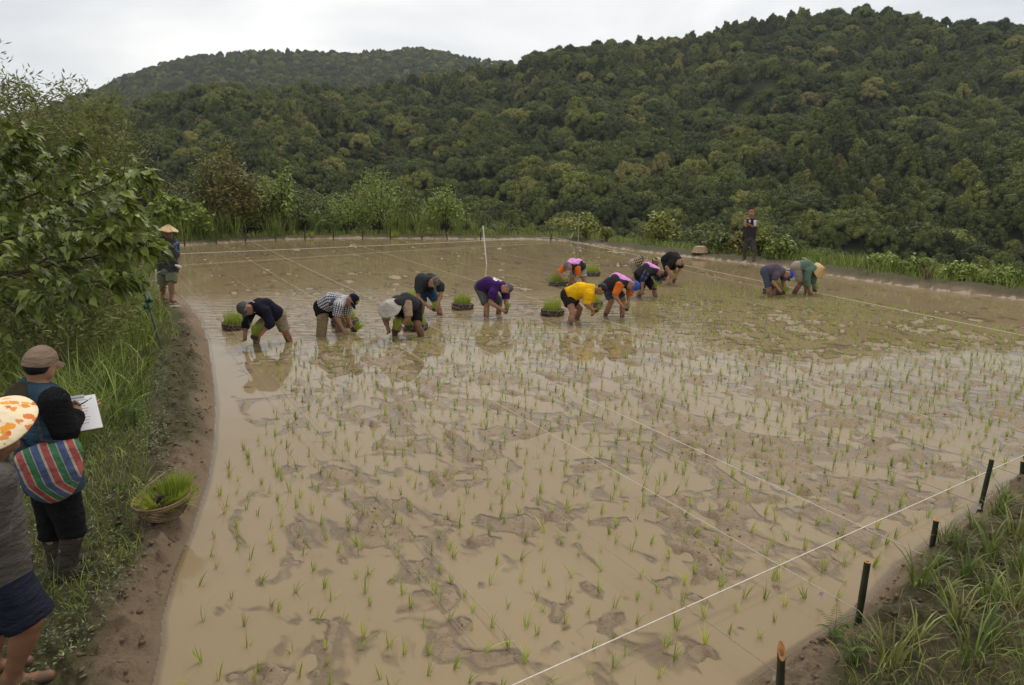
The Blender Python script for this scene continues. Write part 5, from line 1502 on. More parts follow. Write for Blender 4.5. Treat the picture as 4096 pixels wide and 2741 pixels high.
m16 = person('note-taker in beige cap and black sleeves with striped bag, standing on the left path', 10, dict(
    hip=(560, 1480, 0), chest=(440, 900, 0), neck=(395, 500, .0), head=(420, 300, .02), face=(610, 250, .20),
    sA=(560, 640, -.12), eA=(680, 950, -.12), hA=(790, 750, .12), sB=(300, 600, .14), eB=(520, 900, .26), hB=(900, 700, .30),
    kA=(760, 2010, .03), fA=(690, 2520), kB=(560, 2040, .08), fB=(640, 2400), toe=(.5, .1, 0)),
    dict(mats=[cm('blue_vest', (0.030, 0.060, 0.085))], sleeve=1.75, infl=.030, hem=-.06, sleeve_mats=[cm('black_sleeve', (0.010, 0.010, 0.011))], inner='shirt'),
    dict(mats=[cm('black_trousers', (0.012, 0.012, 0.014))], len=1.1, name='trousers', infl=.018, boots=cm('rubber_boot', (0.050, 0.044, 0.036)), boot_t=.1), dict(kind='cap', mats=[cm('beige_cap', (0.255, 0.180, 0.125))], nape=.085), 0, res=.012, standing=float(ground_z(g16[:1], g16[1:2])[0]))
m_floral, nt, b = new_mat('floral_cloth')
vo = N(nt, 'ShaderNodeTexVoronoi', Scale=17.0); nt.links.new(N(nt, 'ShaderNodeTexCoord').outputs['Object'], vo.inputs['Vector'])
vd = N(nt, 'ShaderNodeMath', operation='ADD'); nt.links.new(vo.outputs['Distance'], vd.inputs[0]); nt.links.new(maprange(nt, noise(nt, 45, detail=2), 0, 1, -.28, .28), vd.inputs[1])
c_ = ramp(nt, vo.outputs['Color'], [(0.0, (0.72, 0.20, 0.03)), (.35, (0.80, 0.36, 0.02)), (.6, (0.60, 0.13, 0.03)), (1.0, (0.80, 0.42, 0.05))])
c_ = mixc(nt, maprange(nt, vd.outputs[0], .36, .40), c_, (0.80, 0.66, 0.44))
nt.links.new(c_, b.inputs['Base Color']); b.inputs['Roughness'].default_value = .8
bump(nt, b, noise(nt, 9, detail=3), .02)
g17 = ground(60, 2725, .03)
m17 = person('man in floral cone hat, grey fleece and rolled navy shorts at the left edge', 0, dict(
    hip=(-28, 2265, 0), chest=(-63, 2040, 0), neck=(-43, 1860, .0), head=(-23, 1770, .0), face=(92, 1790, .14),
    sA=(-28, 1925, -.16), eA=(-53, 2130, -.19), hA=(2, 2225, -.05), sB=(-68, 1915, .18), eB=(-48, 2110, .22), hB=(-8, 2210, .08),
    kA=(117, 2480, -.02), fA=(57, 2760), kB=(-28, 2490, .06), fB=(-28, 2700), toe=(.5, .1, 0)),
    dict(mats=[cm('grey_fleece', (0.088, 0.080, 0.072))], sleeve=1.75, infl=.034, hem=-.06, name='fleece'), dict(mats=[cm('navy_shorts', (0.016, 0.018, 0.032))], len=1.0, infl=.034, cuff=cm('rolled_cuff', (0.014, 0.016, 0.028))),
    dict(kind='cone', R=.215, H=.12, off=(-.065, -.02, .015), mats=[m_floral], name='floral_hat', ribs=0, wav=.004, lift=.085, axis=lambda q: np.array((.0, -.42, .90))), 1, res=.012, standing=float(ground_z(g17[:1], g17[1:2])[0]))

# ---- details worn or carried
def sub(info, name, groups, mats, parent=None, kk=.03, rs=.012):
    V, Qd = sdf_mesh(groups, rs, kk)
    return link(name, mesh_np(name, V - info['base'], Qd, mats, True), parent or info['body'])
# navy collar with white piping, badge and prints
i1 = w1; nk = nrm(i1['hd'] - i1['neck']); u_, v_ = perp(nk)
g = Geo(); ring = [i1['neck'] + nk * .010 + (i1['cl'] * math.cos(a) * .098 + np.cross(nk, i1['cl']) * math.sin(a) * .098) for a in np.linspace(0, 2 * math.pi, 25)]
v, f = tube(ring, .007, 6, False); g.add(v, f); link('collar_piping', g.mesh('collar_piping', [WHITE], True, i1['base']), i1['body'])
m_gold = simple('gold_thread', (0.62, 0.42, 0.05), .6, .2)
def cap_badge(info, strokes, mat):
    f_, l_, u__ = info['fr']; cp_ = info['made']['cap']
    me = cp_.data; V = np.array([v.co for v in me.vertices]) + info['base']; Q = [tuple(p.vertices) for p in me.polygons]
    decal('badge', (V, Q), strokes, info['hd'] + u__ * .085, l_, u__, nrm(f_ * .9 + u__ * .25), mat, info['base'], cp_, .003)
cap_badge(w2, sum([glyph(x_, y_, .026, 5 + k_, .3) for k_, (x_, y_) in enumerate(((-.033, -.012), (0, -.014), (.033, -.012), (-.016, .018), (.016, .018)))], []), m_gold)
cap_badge(w1, glyph(0, -.01, .03, 3, .2), simple('pale_thread', (0.30, 0.30, 0.26), .7, .1))
cap_badge(w9, glyph(0, -.005, .03, 8, .2), simple('pale_badge', (0.35, 0.34, 0.32), .7, .1))
def back_print(info, strokes, mat, du=.0, dl=.0):
    decal('print', info['made']['top'], strokes, info['chest'] + info['sp'] * du + info['cl'] * dl, info['cl'], info['sp'], info['dors'], mat, info['base'], info['body'], .005)
st_ = []
for r_, row in enumerate(((-.10, -.05, 0, .05, .10), (-.11, -.06, -.01, .05, .10), (-.08, -.02, .05), (-.03, .04))):
    for k_, x_ in enumerate(row): st_ += glyph(x_ * 1.15, .11 - r_ * .060, .054, 20 + r_ * 7 + k_, .24)
back_print(w5, st_, simple('white_print', (0.75, 0.72, 0.70), .8, .03), .09)
back_print(w7, glyph(.0, .10, .05, 41, .12) + glyph(.06, .10, .05, 42, .12), simple('red_print', (0.45, 0.05, 0.02), .8, .1), .05)
# yellow jacket: knitted waist band and cuffs; pink shirt tail below it
sub(w7, 'shirt_tail', [([('rc', w7['hip'] + w7['cl'] * s_ * .07 - w7['sp1'] * .02, w7['hip'] + w7['cl'] * s_ * .07 + w7['sp1'] * .10, .138, .138) for s_ in (-1, 1)], [(w7['hip'] - w7['sp1'] * .045, -w7['sp1']), (w7['hip'] + w7['sp1'] * .06, w7['sp1'])])], [cm('hot_pink_cloth', (0.72, 0.03, 0.14))])
sub(w7, 'waist_band', [([('rc', w7['hip'] + w7['cl'] * s_ * .075 - w7['sp1'] * .02, w7['hip'] + w7['cl'] * s_ * .08 + w7['sp1'] * .10, .164, .164) for s_ in (-1, 1)], [(w7['hip'] + w7['sp1'] * -.012, -w7['sp1']), (w7['hip'] + w7['sp1'] * .028, w7['sp1'])])], [cm('ochre_rib', (0.62, 0.30, 0.006))])
# khaki waders of the checked-shirt planter
for k_ in 'AB':
    kn = w2['q']['k' + k_]; hh = w2['hip']; ft = ground(*px(2, *((460, 1470) if k_ == 'A' else (1000, 1305))))
    d_ = nrm(ft - kn)
    sub(w2, 'wader', [([('cc', kn + (hh - kn) * .45, kn, .105, .098), ('cc', kn - d_ * .03, ft + d_ * .12, .098, .090)], [])], [cm('wader_khaki', (0.235, 0.175, 0.100))])
sub(w13, 'belt', [([('cc', w13['hip'] + w13['sp1'] * .16, w13['hip'] + w13['sp1'] * .185, .168, .168)], [])], [cm('ochre_belt', (0.38, 0.24, 0.05))])
sub(w13, 'waist_pouch', [([('el', w13['hip'] + w13['dors'] * .17 + w13['sp1'] * .14, (w13['cl'], w13['sp1'], w13['dors']), (.10, .075, .05))], [])], [cm('pouch_cloth', (0.30, 0.24, 0.18))])
q_ = w3['q']; d_ = nrm(q_['hA'] - q_['eA']); sub(w3, 'wristwatch', [([('cc', q_['hA'] - d_ * .085, q_['hA'] - d_ * .055, .040, .040)], [])], [simple('steel', (0.6, 0.58, 0.55), .25, .05)], rs=.008)
# man with towel and phone
b14 = m14; q_ = b14['q']; nk = b14['neck']
m_towel = simple('towel', (0.66, 0.64, 0.64), .95, .08, 30, .01, 60)
g = Geo()
for s_ in (-1, 1):
    a0 = nk + b14['cl'] * s_ * .075 + np.array((0, .05, .045)); a1 = nk + b14['cl'] * s_ * .10 + np.array((0, -.10, -.02)); a2 = a1 + np.array((0, -.045, -.20 if s_ < 0 else -.08))
    for (c0, c1) in ((a0, a1), (a1, a2)):
        w_ = b14['cl'] * .045; t_ = np.array((0, -.012, .006))
        g.add([c0 - w_, c0 + w_, c1 + w_, c1 - w_, c0 - w_ + t_, c0 + w_ + t_, c1 + w_ + t_, c1 - w_ + t_], [[0, 1, 2, 3], [4, 5, 6, 7], [0, 1, 5, 4], [2, 3, 7, 6], [0, 3, 7, 4], [1, 2, 6, 5]])
g.add([nk + np.array((-.11, .06, .04)), nk + np.array((.11, .06, .04)), nk + np.array((.11, .10, -.02)), nk + np.array((-.11, .10, -.02))], [[0, 1, 2, 3]])
link('towel', g.mesh('towel', [m_towel], True, b14['base']), b14['body'])
def box_geo(g, c, a, b_, n_, la, lb, ln, m=0):
    P = [c + a * sx_ * la / 2 + b_ * sy_ * lb / 2 + n_ * sz_ * ln / 2 for sz_ in (-1, 1) for sy_ in (-1, 1) for sx_ in (-1, 1)]
    g.add(P, [[2, 3, 1, 0], [5, 7, 6, 4], [1, 5, 4, 0], [6, 7, 3, 2], [4, 6, 2, 0], [3, 7, 5, 1]], m)
m_blackp = simple('black_plastic', (0.012, 0.012, 0.013), .3, 0)
c_ = at_y(*px(9, 200, 415), q_['hA'][1] - .05)
g = Geo(); box_geo(g, np.zeros(3), np.array((1., 0, 0)), np.array((0, .2, 1.)), np.array((0, 1., -.2)), .075, .155, .010)
ph = tag(link('phone', g.mesh('phone', [m_blackp], False), None, c_), 'black phone held up by the man in the red cap', 'phone')
g = Geo(); box_geo(g, np.array((0, -.008, .055)) , np.array((1., 0, 0)), np.array((0, .2, 1.)), np.array((0, 1., -.2)), .022, .022, .008); link('camera_lens', g.mesh('lens', [m_eye], False), ph)
sub(b14, 'belt_pouch', [([('el', b14['hip'] + b14['cl'] * .19 + np.array((0, -.02, .03)), (np.array((1., 0, 0)), np.array((0, 1., 0)), np.array((0, 0, 1.))), (.05, .05, .095))], [])], [BLACK])
# bottle in the hand of the man on the left bank; quilt seams
b15 = m15; h_ = b15['q']['hB']
v, f = lathe([(.001, .0), (.032, .0), (.034, .02), (.034, .13), (.018, .16), (.018, .185), (.001, .186)], 14)
R_ = np.array(Matrix.Rotation(math.radians(72), 3, 'X') @ Matrix.Rotation(math.radians(30), 3, 'Z'))
g = Geo(); g.add(v @ R_.T, f); bt = tag(link('bottle', g.mesh('bottle', [simple('pale_plastic', (0.55, 0.58, 0.55), .2, .05)]), None, h_ + np.array((.02, .02, -.05))), 'pale plastic bottle in the hand of the man in the grey vest', 'bottle')
v, f = lathe([(.001, .215), (.021, .215), (.021, .186), (.001, .186)], 12); g = Geo(); g.add(v @ R_.T, f); link('bottle_cap', g.mesh('bottle_cap', [WHITE]), bt)
for t_ in (.15, .38, .62, .85):
    c0 = b15['hip'] + (b15['neck'] - b15['hip']) * t_; r_ = .178 if t_ < .7 else .172
    g = Geo(); ring = [c0 + np.array((math.cos(a) * (.228 - .02 * t_), math.sin(a) * .152, 0)) for a in np.linspace(0, 2 * math.pi, 29)]
    v, f = tube(ring, .006, 5, False); g.add(v, f); link('quilt_seam', g.mesh('seam', [cm('quilted_vest', (0, 0, 0))], True, b15['base']), b15['body'])
# note-taker: hood, strap, bag, clipboard, pen
b16 = m16; q_ = b16['q']; cl, sp_, do = b16['cl'], b16['sp'], b16['dors']
if do @ np.array((1.0, 1.0, 0)) > 0: do = -do
nk = b16['neck']
OL = cm('olive_hood', (0.048, 0.042, 0.026))
sub(b16, 'hood', [([('rc', nk + do * .10 - sp_ * .03 + cl * s_ * .07, nk + do * .14 - sp_ * .09, .055, .060) for s_ in (-1, 1)] + [('rc', nk + cl * .09 + sp_ * .0, nk + do * .09 - sp_ * .01, .045, .055), ('rc', nk - cl * .09, nk + do * .09 - sp_ * .01, .045, .055)], [])], [OL])
m_stripe, nt, b = new_mat('striped_weave')
at = N(nt, 'ShaderNodeAttribute', attribute_name='tc'); spx = N(nt, 'ShaderNodeSeparateXYZ'); nt.links.new(at.outputs['Vector'], spx.inputs[0])
k_ = N(nt, 'ShaderNodeMath', operation='FRACT'); mu = N(nt, 'ShaderNodeMath', operation='MULTIPLY'); nt.links.new(spx.outputs[0], mu.inputs[0]); mu.inputs[1].default_value = 1 / .135
nt.links.new(mu.outputs[0], k_.inputs[0])
R4 = ramp(nt, k_.outputs[0], [(0, (0.34, 0.070, 0.062)), (.26, (0.34, 0.070, 0.062)), (.27, (.40, .34, .26)), (.31, (.40, .34, .26)), (.32, (0.035, 0.15, 0.065)), (.58, (0.035, 0.15, 0.065)), (.59, (.40, .34, .26)), (.64, (0.055, 0.085, 0.19)), (.90, (0.055, 0.085, 0.19)), (.91, (.40, .34, .26))])
nt.links.new(R4, b.inputs['Base Color']); b.inputs['Roughness'].default_value = .8; bump(nt, b, noise(nt, 12, detail=3), .04)
bc = at_y(205, 1880, b16['Y0'] - .22)
bx_, bz_ = nrm(np.array((.81, .58, 0))), np.array((0, 0, 1.)); by_ = np.cross(bz_, bx_)
if by_[1] > 0: by_ = -by_
V, Qd = sdf_mesh([([('el', bc - bz_ * .05, (bx_, by_, bz_), (.145, .10, .165)), ('rc', bc - bx_ * .12 + bz_ * .10, bc + bx_ * .12 + bz_ * .13, .05, .05), ('el', bc + bz_ * .03, (bx_, by_, bz_), (.155, .085, .125))], [])], .011, .06)
V = V + by_ * (.010 * (fbm((V @ bx_) * 22, (V @ bz_) * 9, 3, 2)[:, None] - .5))
d_ = V - bc
tcs = np.stack([d_ @ bx_ + .22 * (d_ @ bz_) - .5 * np.maximum(-(d_ @ bz_) - .06, 0), d_ @ bz_, d_ @ by_], 1)
bb = np.array((bc[0], bc[1], bc[2] - .22))
bag = tag(link('striped_bag', mesh_np('striped_bag', V - bb, Qd, [m_stripe], True, None, None, {'tc': tcs}), None, bb), 'red, green and blue striped woven bag slung behind the note-taker', 'bag')
g = Geo(); v, f = tube([bc - bx_ * .12 + bz_ * .14, nk + do * .12 - sp_ * .15 - cl * .12, nk - cl * .05 + do * .06 + sp_ * .02], .012, 6); g.add(v, f)
v, f = tube([bc + bx_ * .11 + bz_ * .15, (bc + q_['sA']) / 2 + do * .08 + cl * .05, q_['sA'] + do * .085 - cl * .05, q_['sA'] - cl * .08 + np.array((0, 0, .085))], .012, 6); g.add(v, f); link('strap', g.mesh('strap', [cm('strap_grey', (0.05, .05, .055))], True, bb), bag)
BL = cm('blue_vest', (0, 0, 0))
cb = at_y(*px(10, 835, 775), q_['hA'][1] + .07)
ca = nrm(np.array((.80, .60, 0))); cbx = nrm(np.array((-.46, .62, .52))); cbx = nrm(cbx - ca * (cbx @ ca)); cn = np.cross(ca, cbx)
if cn[2] < 0: cn = -cn
g = Geo(); box_geo(g, np.zeros(3), ca, cbx, cn, .23, .31, .006)
cbo = tag(link('clipboard', g.mesh('clipboard', [simple('board', (0.16, 0.10, 0.06), .7, .2)], False), None, cb), 'clipboard with white paper held by the note-taker', 'clipboard')
g = Geo(); box_geo(g, cn * .0055, ca, cbx, cn, .222, .302, .003); pp = link('paper', g.mesh('paper', [simple('paper', (0.80, 0.79, 0.80), .8, .02)], False), cbo)
g = Geo()
for k_ in range(9): box_geo(g, cn * .0080 + cbx * (.115 - .026 * k_) - ca * (.02 - .003 * (k_ % 3)), ca, cbx, cn, .15 - .02 * (k_ % 3), .0022, .0006)
link('writing', g.mesh('writing', [simple('ink', (0.10, 0.10, 0.16), .8, 0)], False), pp)
g = Geo(); box_geo(g, cn * .012 + cbx * .145, ca, cbx, cn, .09, .018, .012); link('clip', g.mesh('clip', [simple('clip_metal', (0.5, .5, .5), .3, 0)], False), cbo)
pe = q_['hA'] + np.array((.01, .03, .03)); g = Geo(); v, f = tube([(-.055, -.01, -.025), (0.03, .0, .02), (.062, .005, .04)], [.0025, .0045, .004], 6); g.add(v, f)
tag(link('pen', g.mesh('pen', [simple('blue_pen', (0.02, 0.03, 0.18), .35, 0)]), None, pe), 'blue pen in the right hand of the note-taker', 'pen')

# ================================================================== BASKETS, BUNDLES, STAKES, STRINGS
m_bask, nt, b = new_mat('wet_basket')
n1 = noise(nt, 30, detail=3)
nt.links.new(mixc(nt, maprange(nt, n1, .35, .65), (0.028, 0.020, 0.014), (0.085, 0.062, 0.044)), b.inputs['Base Color']); b.inputs['Roughness'].default_value = .6; bump(nt, b, n1, .01)
m_rim = simple('bamboo_hoop', (0.165, 0.125, 0.080), .6, .35, 20)
m_rope = simple('basket_rope', (0.34, 0.27, 0.18), .9, .2)
m_soil = simple('root_soil', (0.060, 0.044, 0.030), .95, .4, 30, .02, 40)
gw = Geo()
v, f = lathe([(.001, -.05), (.19, -.05), (.222, .0), (.232, .105), (.222, .105), (.212, .01), (.18, .012), (.001, .012)], 36); gw.add(v, f)
for k_ in range(18):
    a = 2 * math.pi * k_ / 18; c_, s_ = math.cos(a), math.sin(a)
    v, f = tube([(.223 * c_, .223 * s_, -.03), (.236 * c_, .236 * s_, .10)], .006, 4, False); gw.add(v, f)
ME_wall = gw.mesh('basket_wall', [m_bask])
def ring_mesh(R, r, z, mat):
    v, f = torus(R, r, 36, 6, z); g = Geo(); g.add(v, f); return g.mesh('hoop', [mat])
ME_rim, ME_hoop = ring_mesh(.231, .010, .108, m_rim), ring_mesh(.234, .006, .045, m_rim)
def rope_mesh(a0):
    g = Geo(); P = []
    for t in np.linspace(0, 1, 9):
        a = a0 + (t - .5) * .9; P.append((math.cos(a) * (.243 + .02 * math.sin(t * 3.14)), math.sin(a) * (.243 + .02 * math.sin(t * 3.14)), .11 - .11 * math.sin(t * 3.14)))
    v, f = tube(P, .0035, 5); g.add(v, f); return g.mesh('rope', [m_rope])
ME_rope = [rope_mesh(-1.9), rope_mesh(-.9)]
def mat_mesh(seed, n=460, R=.185, h0=.11, h1=.24):
    global rng
    kr = rng; rng = np.random.default_rng(seed)
    cs = [(rng.uniform(-.11, .11), rng.uniform(-.11, .11)) for _ in range(7)]
    a = rng.uniform(0, 2 * np.pi, n); rr = R * np.sqrt(rng.uniform(0, 1, n)); P = np.stack([np.cos(a) * rr, np.sin(a) * rr, np.full(n, .055)], 1)
    hh = rng.uniform(h0, h1, n) * (.55 + .9 * fbm(P[:, 0] * 9 + seed, P[:, 1] * 9, seed, 2))
    a2 = rng.uniform(0, 6.28, n)
    V, Q, A_ = blades(P, np.stack([np.cos(a2), np.sin(a2)], 1), hh * 1.15, rng.uniform(.005, .009, n), rng.uniform(.1, .9, n), 3)
    v, f = lathe([(.001, .075), (.10, .075), (.19, .062), (.20, .03)], 18); v = v + np.stack([np.zeros(len(v)), np.zeros(len(v)), .02 * (fbm(v[:, 0] * 12, v[:, 1] * 12, seed, 2) - .5)], 1)
    rng = kr; n0 = len(V); f = np.array(f) + n0
    return mesh_np('seedling_mat', np.concatenate([V, v]), np.concatenate([Q, f]), [m_rice, m_soil], True, {'rnd': np.concatenate([A_, np.zeros(len(v))])}, np.concatenate([np.zeros(len(Q), int), np.ones(len(f), int)]))
MATS = [mat_mesh(s_) for s_ in (61, 62, 63, 64)]
for k_, (pxx, pyy, wpx, who) in enumerate([(940, 1322, 92, 'left of the planter in navy'), (1380, 1308, 105, 'behind the planter in the checked shirt'), (1662, 1325, 98, 'beside the planter in the cloth hat'), (1655, 1218, 80, 'behind the planter in the camouflage cap'),
                                     (1850, 1240, 86, 'left of the planter in purple'), (2210, 1265, 92, 'left of the planter in yellow'), (2229, 1145, 68, 'left of the grey-capped pink vest'), (2370, 1105, 62, 'right of the grey-capped pink vest'),
                                     (2374, 1228, 72, 'behind the hands of the planter in yellow'), (2650, 1122, 58, 'behind the planter with striped sleeves'), (3095, 1178, 80, 'behind the planter in the bright blue cap')]):
    q = ground(pxx, pyy); q[1] += .16; q = at_y(pxx, pyy - 10, q[1]); q[2] = 0.0
    d_ = math.hypot(q[0], q[1]); sc = np.clip(wpx / F * d_ / .46, .8, 1.12)
    e = bpy.data.objects.new('seedling_basket', None); COL.objects.link(e); e.location = (q[0], q[1], .004); e.scale = (sc,) * 3; e.rotation_euler = (rng.normal(0, .04), rng.normal(0, .04), rng.uniform(-.4, .4))
    tag(e, 'dark round seedling basket %s' % who, 'basket', 'seedling baskets standing in the paddy')
    link('wall', ME_wall, e); link('rim', ME_rim, e); link('hoop', ME_hoop, e)
    for r_ in ME_rope: link('rope', r_, e)
    o = link('seedling_mat', MATS[k_ % 4], None, (q[0], q[1], .04 * sc), (0, 0, rng.uniform(0, 6.28)), sc)
    tag(o, 'green rice seedlings in the basket %s' % who, 'seedlings', 'seedlings in the paddy baskets')
def bundle_mesh(seed, n=150):
    global rng
    kr = rng; rng = np.random.default_rng(seed)
    a = rng.uniform(0, 6.28, n); rr = .045 * np.sqrt(rng.uniform(0, 1, n)); P = np.stack([np.cos(a) * rr, np.sin(a) * rr, np.zeros(n)], 1)
    a2 = a + rng.normal(0, .5, n)
    V, Q, A_ = blades(P, np.stack([np.cos(a2), np.sin(a2)], 1), rng.uniform(.14, .24, n), rng.uniform(.004, .008, n), rng.uniform(.2, 1.0, n), 3)
    v, f = lathe([(.001, .02), (.05, .012), (.055, -.02), (.035, -.05), (.001, -.06)], 10); v = v * (1 + .3 * (fbm(v[:, 0] * 30, v[:, 2] * 30 + v[:, 1] * 20, seed, 2)[:, None] - .5))
    rng = kr; n0 = len(V); f = np.array(f) + n0
    return mesh_np('rice_bundle', np.concatenate([V, v]), np.concatenate([Q, f]), [m_rice, m_soil], True, {'rnd': np.concatenate([A_, np.zeros(len(v))])}, np.concatenate([np.zeros(len(Q), int), np.ones(len(f), int)]))
BUN = [bundle_mesh(s_) for s_ in (71, 72, 73)]
for k_, (cr, x_, y_, who, hk, tx, sc) in enumerate([(1, 780, 1200, w1, 'hA', .2, 1.25), (2, 1420, 1260, w2, 'hB', .9, 1.1), (3, 420, 1310, w3, 'hA', .3, 1.15), (3, 1230, 870, w4, 'hA', .2, .8), (4, 1760, 1130, w5, 'hB', .35, .8), (5, 665, 620, w6, 'hB', .3, .8),
                                              (5, 1290, 1215, w7, 'hA', .6, .7), (6, 670, 1290, w8, 'hB', .4, .75), (6, 1255, 850, w9, 'hB', .25, .9), (6, 1660, 655, w11, 'hB', -.2, .75), (7, 850, 1160, w12, 'hA', .7, 1.0), (7, 1760, 1120, w13, 'hB', .5, 1.0)]):
    c_ = at_y(*px(cr, x_, y_), who['q'][hk][1] - .03)
    o = link('rice_bundle', BUN[k_ % 3], None, c_, (rng.normal(0, .1), tx, rng.uniform(0, .5)), sc)
    lb = ['in navy', 'in the checked shirt', 'in the cloth hat', 'in the camouflage cap', 'in purple', 'in the grey cap and pink vest', 'in yellow', 'in the blue cap and pink vest', 'with striped sleeves', 'in the black T-shirt', 'in mauve', 'in pale green'][k_]
    tag(o, 'bundle of rice seedlings held by the planter %s' % lb, 'seedlings', 'seedling bundles in hands')
for k_, p_ in enumerate((1230, 1252, 1572, 1592)):
    q = place(p_, .35); o = link('rice_bundle', BUN[k_ % 3], None, q, (0, 0, k_), 1.4); tag(o, 'spare seedling bundle on the far bank, %s' % ('left pair' if k_ < 2 else 'right pair'), 'seedlings', 'spare bundles on the far bank')

# woven basket on the left bank
q = gpt(672, 2100, .06); bz0 = q[2]
e = bpy.data.objects.new('woven_basket', None); COL.objects.link(e); e.location = (q[0], q[1], bz0 + .0); e.rotation_euler = (.10, -.08, 0); e.scale = (1.12, 1.12, 1.2)
tag(e, 'open-weave bamboo basket of seedlings on the left mud bank', 'basket')
m_cane = simple('cane', (0.215, 0.145, 0.082), .7, .35, 15, .006, 60)
def prof(t): return .115 + .065 * math.sin(t * 1.45), .005 + .115 * t
def strip(a0, tw, w=.013, t0=0.0, t1=1.0, off=0.0):
    V = []; n = 9
    for k in range(n):
        t = t0 + (t1 - t0) * k / (n - 1); r, z = prof(t); r += off; a = a0 + tw * t; dn = w / r / 2
        for s_ in (-1, 1): V.append((r * math.cos(a + s_ * dn), r * math.sin(a + s_ * dn), z + s_ * w * .25 * np.sign(tw)))
    V = np.array(V); inn = V * np.array((.975, .975, 1)); m = len(V)
    Fs = [[2 * k, 2 * k + 1, 2 * k + 3, 2 * k + 2] for k in range(n - 1)]
    Fs = Fs + [[x + m for x in ff[::-1]] for ff in Fs] + [[2 * k, 2 * k + 2, 2 * k + 2 + m, 2 * k + m] for k in range(n - 1)] + [[2 * k + 1, 2 * k + 1 + m, 2 * k + 3 + m, 2 * k + 3] for k in range(n - 1)]
    g = Geo(); g.add(np.concatenate([V, inn]), Fs); return g.mesh('strip', [m_cane])
SA, SB = strip(0, 1.5, off=.002), strip(0, -1.5)
for k_ in range(14):
    link('cane_strip', SA, e, None, (0, 0, 2 * math.pi * k_ / 14)); link('cane_strip', SB, e, None, (0, 0, 2 * math.pi * (k_ + .5) / 14))
for rz in (.118, .131):
    v, f = torus(.186, .007, 36, 6, rz); g = Geo(); g.add(v, f); link('rim_hoop', g.mesh('rim', [m_cane]), e)
v, f = lathe([(.001, .004), (.116, .004), (.116, .012), (.001, .012)], 24); g = Geo(); g.add(v, f); link('base', g.mesh('base', [m_cane]), e)
g = Geo(); v, f = tube([(-.07, -.17, .125), (-.05, -.06, .24), (.03, .06, .27), (-.06, .12, .25), (-.09, .05, .22), (-.02, .03, .23)], .0045, 5); g.add(v, f); link('handle_cord', g.mesh('handle', [m_rope]), e)
for k_, (dx, dy, rx, ry, sc) in enumerate([(-.09, -.05, .3, -.6, .9), (-.11, .04, .0, -.7, .9), (.02, .10, -.3, .1, 1.3), (.07, .08, -.3, .2, 1.25), (.10, -.02, .3, .9, 1.0), (.05, -.07, .5, 1.0, .9), (-.03, -.10, .7, -.2, .8), (-.05, .10, -.4, -.2, 1.1), (.10, .05, -.1, .7, 1.0), (0.0, 0.0, .9, .9, .8)]):
    o = link('rice_bundle', BUN[k_ % 3], None, (q[0] + dx, q[1] + dy, bz0 + .10), (rx, ry, rng.uniform(-.3, .3)), sc * .8); tag(o, 'seedling bundle lying in the woven basket on the bank', 'seedlings', 'bundles in the woven basket')
# upturned basket on the right bank
q = place(2800, .75)
g = Geo()
for k_ in range(9):
    t = k_ / 8; v, f = torus(.30 - .11 * t, .018, 30, 5, .02 + .22 * t); g.add(v, f)
v, f = lathe([(.001, .255), (.19, .25), (.20, .235)], 24); g.add(v, f)
for k_ in range(22):
    a = 6.283 * k_ / 22; v, f = tube([(.31 * math.cos(a), .31 * math.sin(a), .0), (.205 * math.cos(a), .205 * math.sin(a), .25)], .011, 4, False); g.add(v, f)
tag(link('upturned_basket', g.mesh('upturned', [simple('pale_cane', (0.44, 0.33, 0.20), .8, .25, 12)]), None, q), 'pale upturned basket on the right bank left of the standing man', 'basket')
g = Geo(); v, f = lathe([(.001, .13), (.05, .12), (.10, .07), (.11, .0)], 18); g.add(v, f)
tag(link('pale_sack', g.mesh('sack', [simple('sack', (0.55, 0.42, 0.26), .9, .1)]), None, at_y(2673, 1012, w11['Y0'] + 5.6) * np.array((1, 1, 0)) + np.array((0, 0, .12))), 'pale sack on the far edge behind the man in black', 'sack')

# bamboo stakes of the near right bank
m_bdark = simple('green_bamboo', (0.020, 0.026, 0.014), .35, .4, 8, 0, 1, .5)
m_cut = simple('cut_bamboo', (0.45, 0.22, 0.08), .7, .25, 40)
def stake(name, bot_px, top_px, r, label, zb=.1, cut=0.0, mat=m_bdark, cm_=m_cut, group=None, bury=.25, sides=12):
    b0 = ground(*bot_px, zb); t0 = at_y(*top_px, b0[1]); d = nrm(t0 - b0); L = np.linalg.norm(t0 - b0)
    e = bpy.data.objects.new(name, None); COL.objects.link(e); e.location = tuple(b0)
    g = Geo(); prof_ = []
    for k in range(7): prof_.append((-bury + (L + bury) * k / 6))
    u, v_ = perp(d); V = []; Fs = []; n = sides
    for i, h in enumerate(prof_):
        for k in range(n):
            a = 2 * math.pi * k / n; rr = r * (1.07 if i in (2, 4) else 1.0); c = d * h
            if i == 6: c = c + d * cut * math.cos(a)
            V.append(c + (u * math.cos(a) + v_ * math.sin(a)) * rr)
    for i in range(6):
        for k in range(n): Fs.append([i * n + k, i * n + (k + 1) % n, (i + 1) * n + (k + 1) % n, (i + 1) * n + k])
    g.add(V, Fs); link('shaft', g.mesh('shaft', [mat]), e)
    top = np.array(V[-n:]); c = top.mean(0); inn = c + (top - c) * .55; g = Geo()
    g.add(np.concatenate([top, inn, inn - d * .04 * (r / .022)]) + d * .001, [[k, (k + 1) % n, n + (k + 1) % n, n + k] for k in range(n)] + [[n + k, n + (k + 1) % n, 2 * n + (k + 1) % n, 2 * n + k] for k in range(n)])
    g.add(np.concatenate([inn - d * .035 * (r / .022), [c - d * .035 * (r / .022)]]), [[k, (k + 1) % n, n] for k in range(n)])
    link('cut_top', g.mesh('cut_top', [cm_]), e)
    tag(e, label, 'stake', group); return b0, t0
NG = 'bamboo stakes on the near right bank'
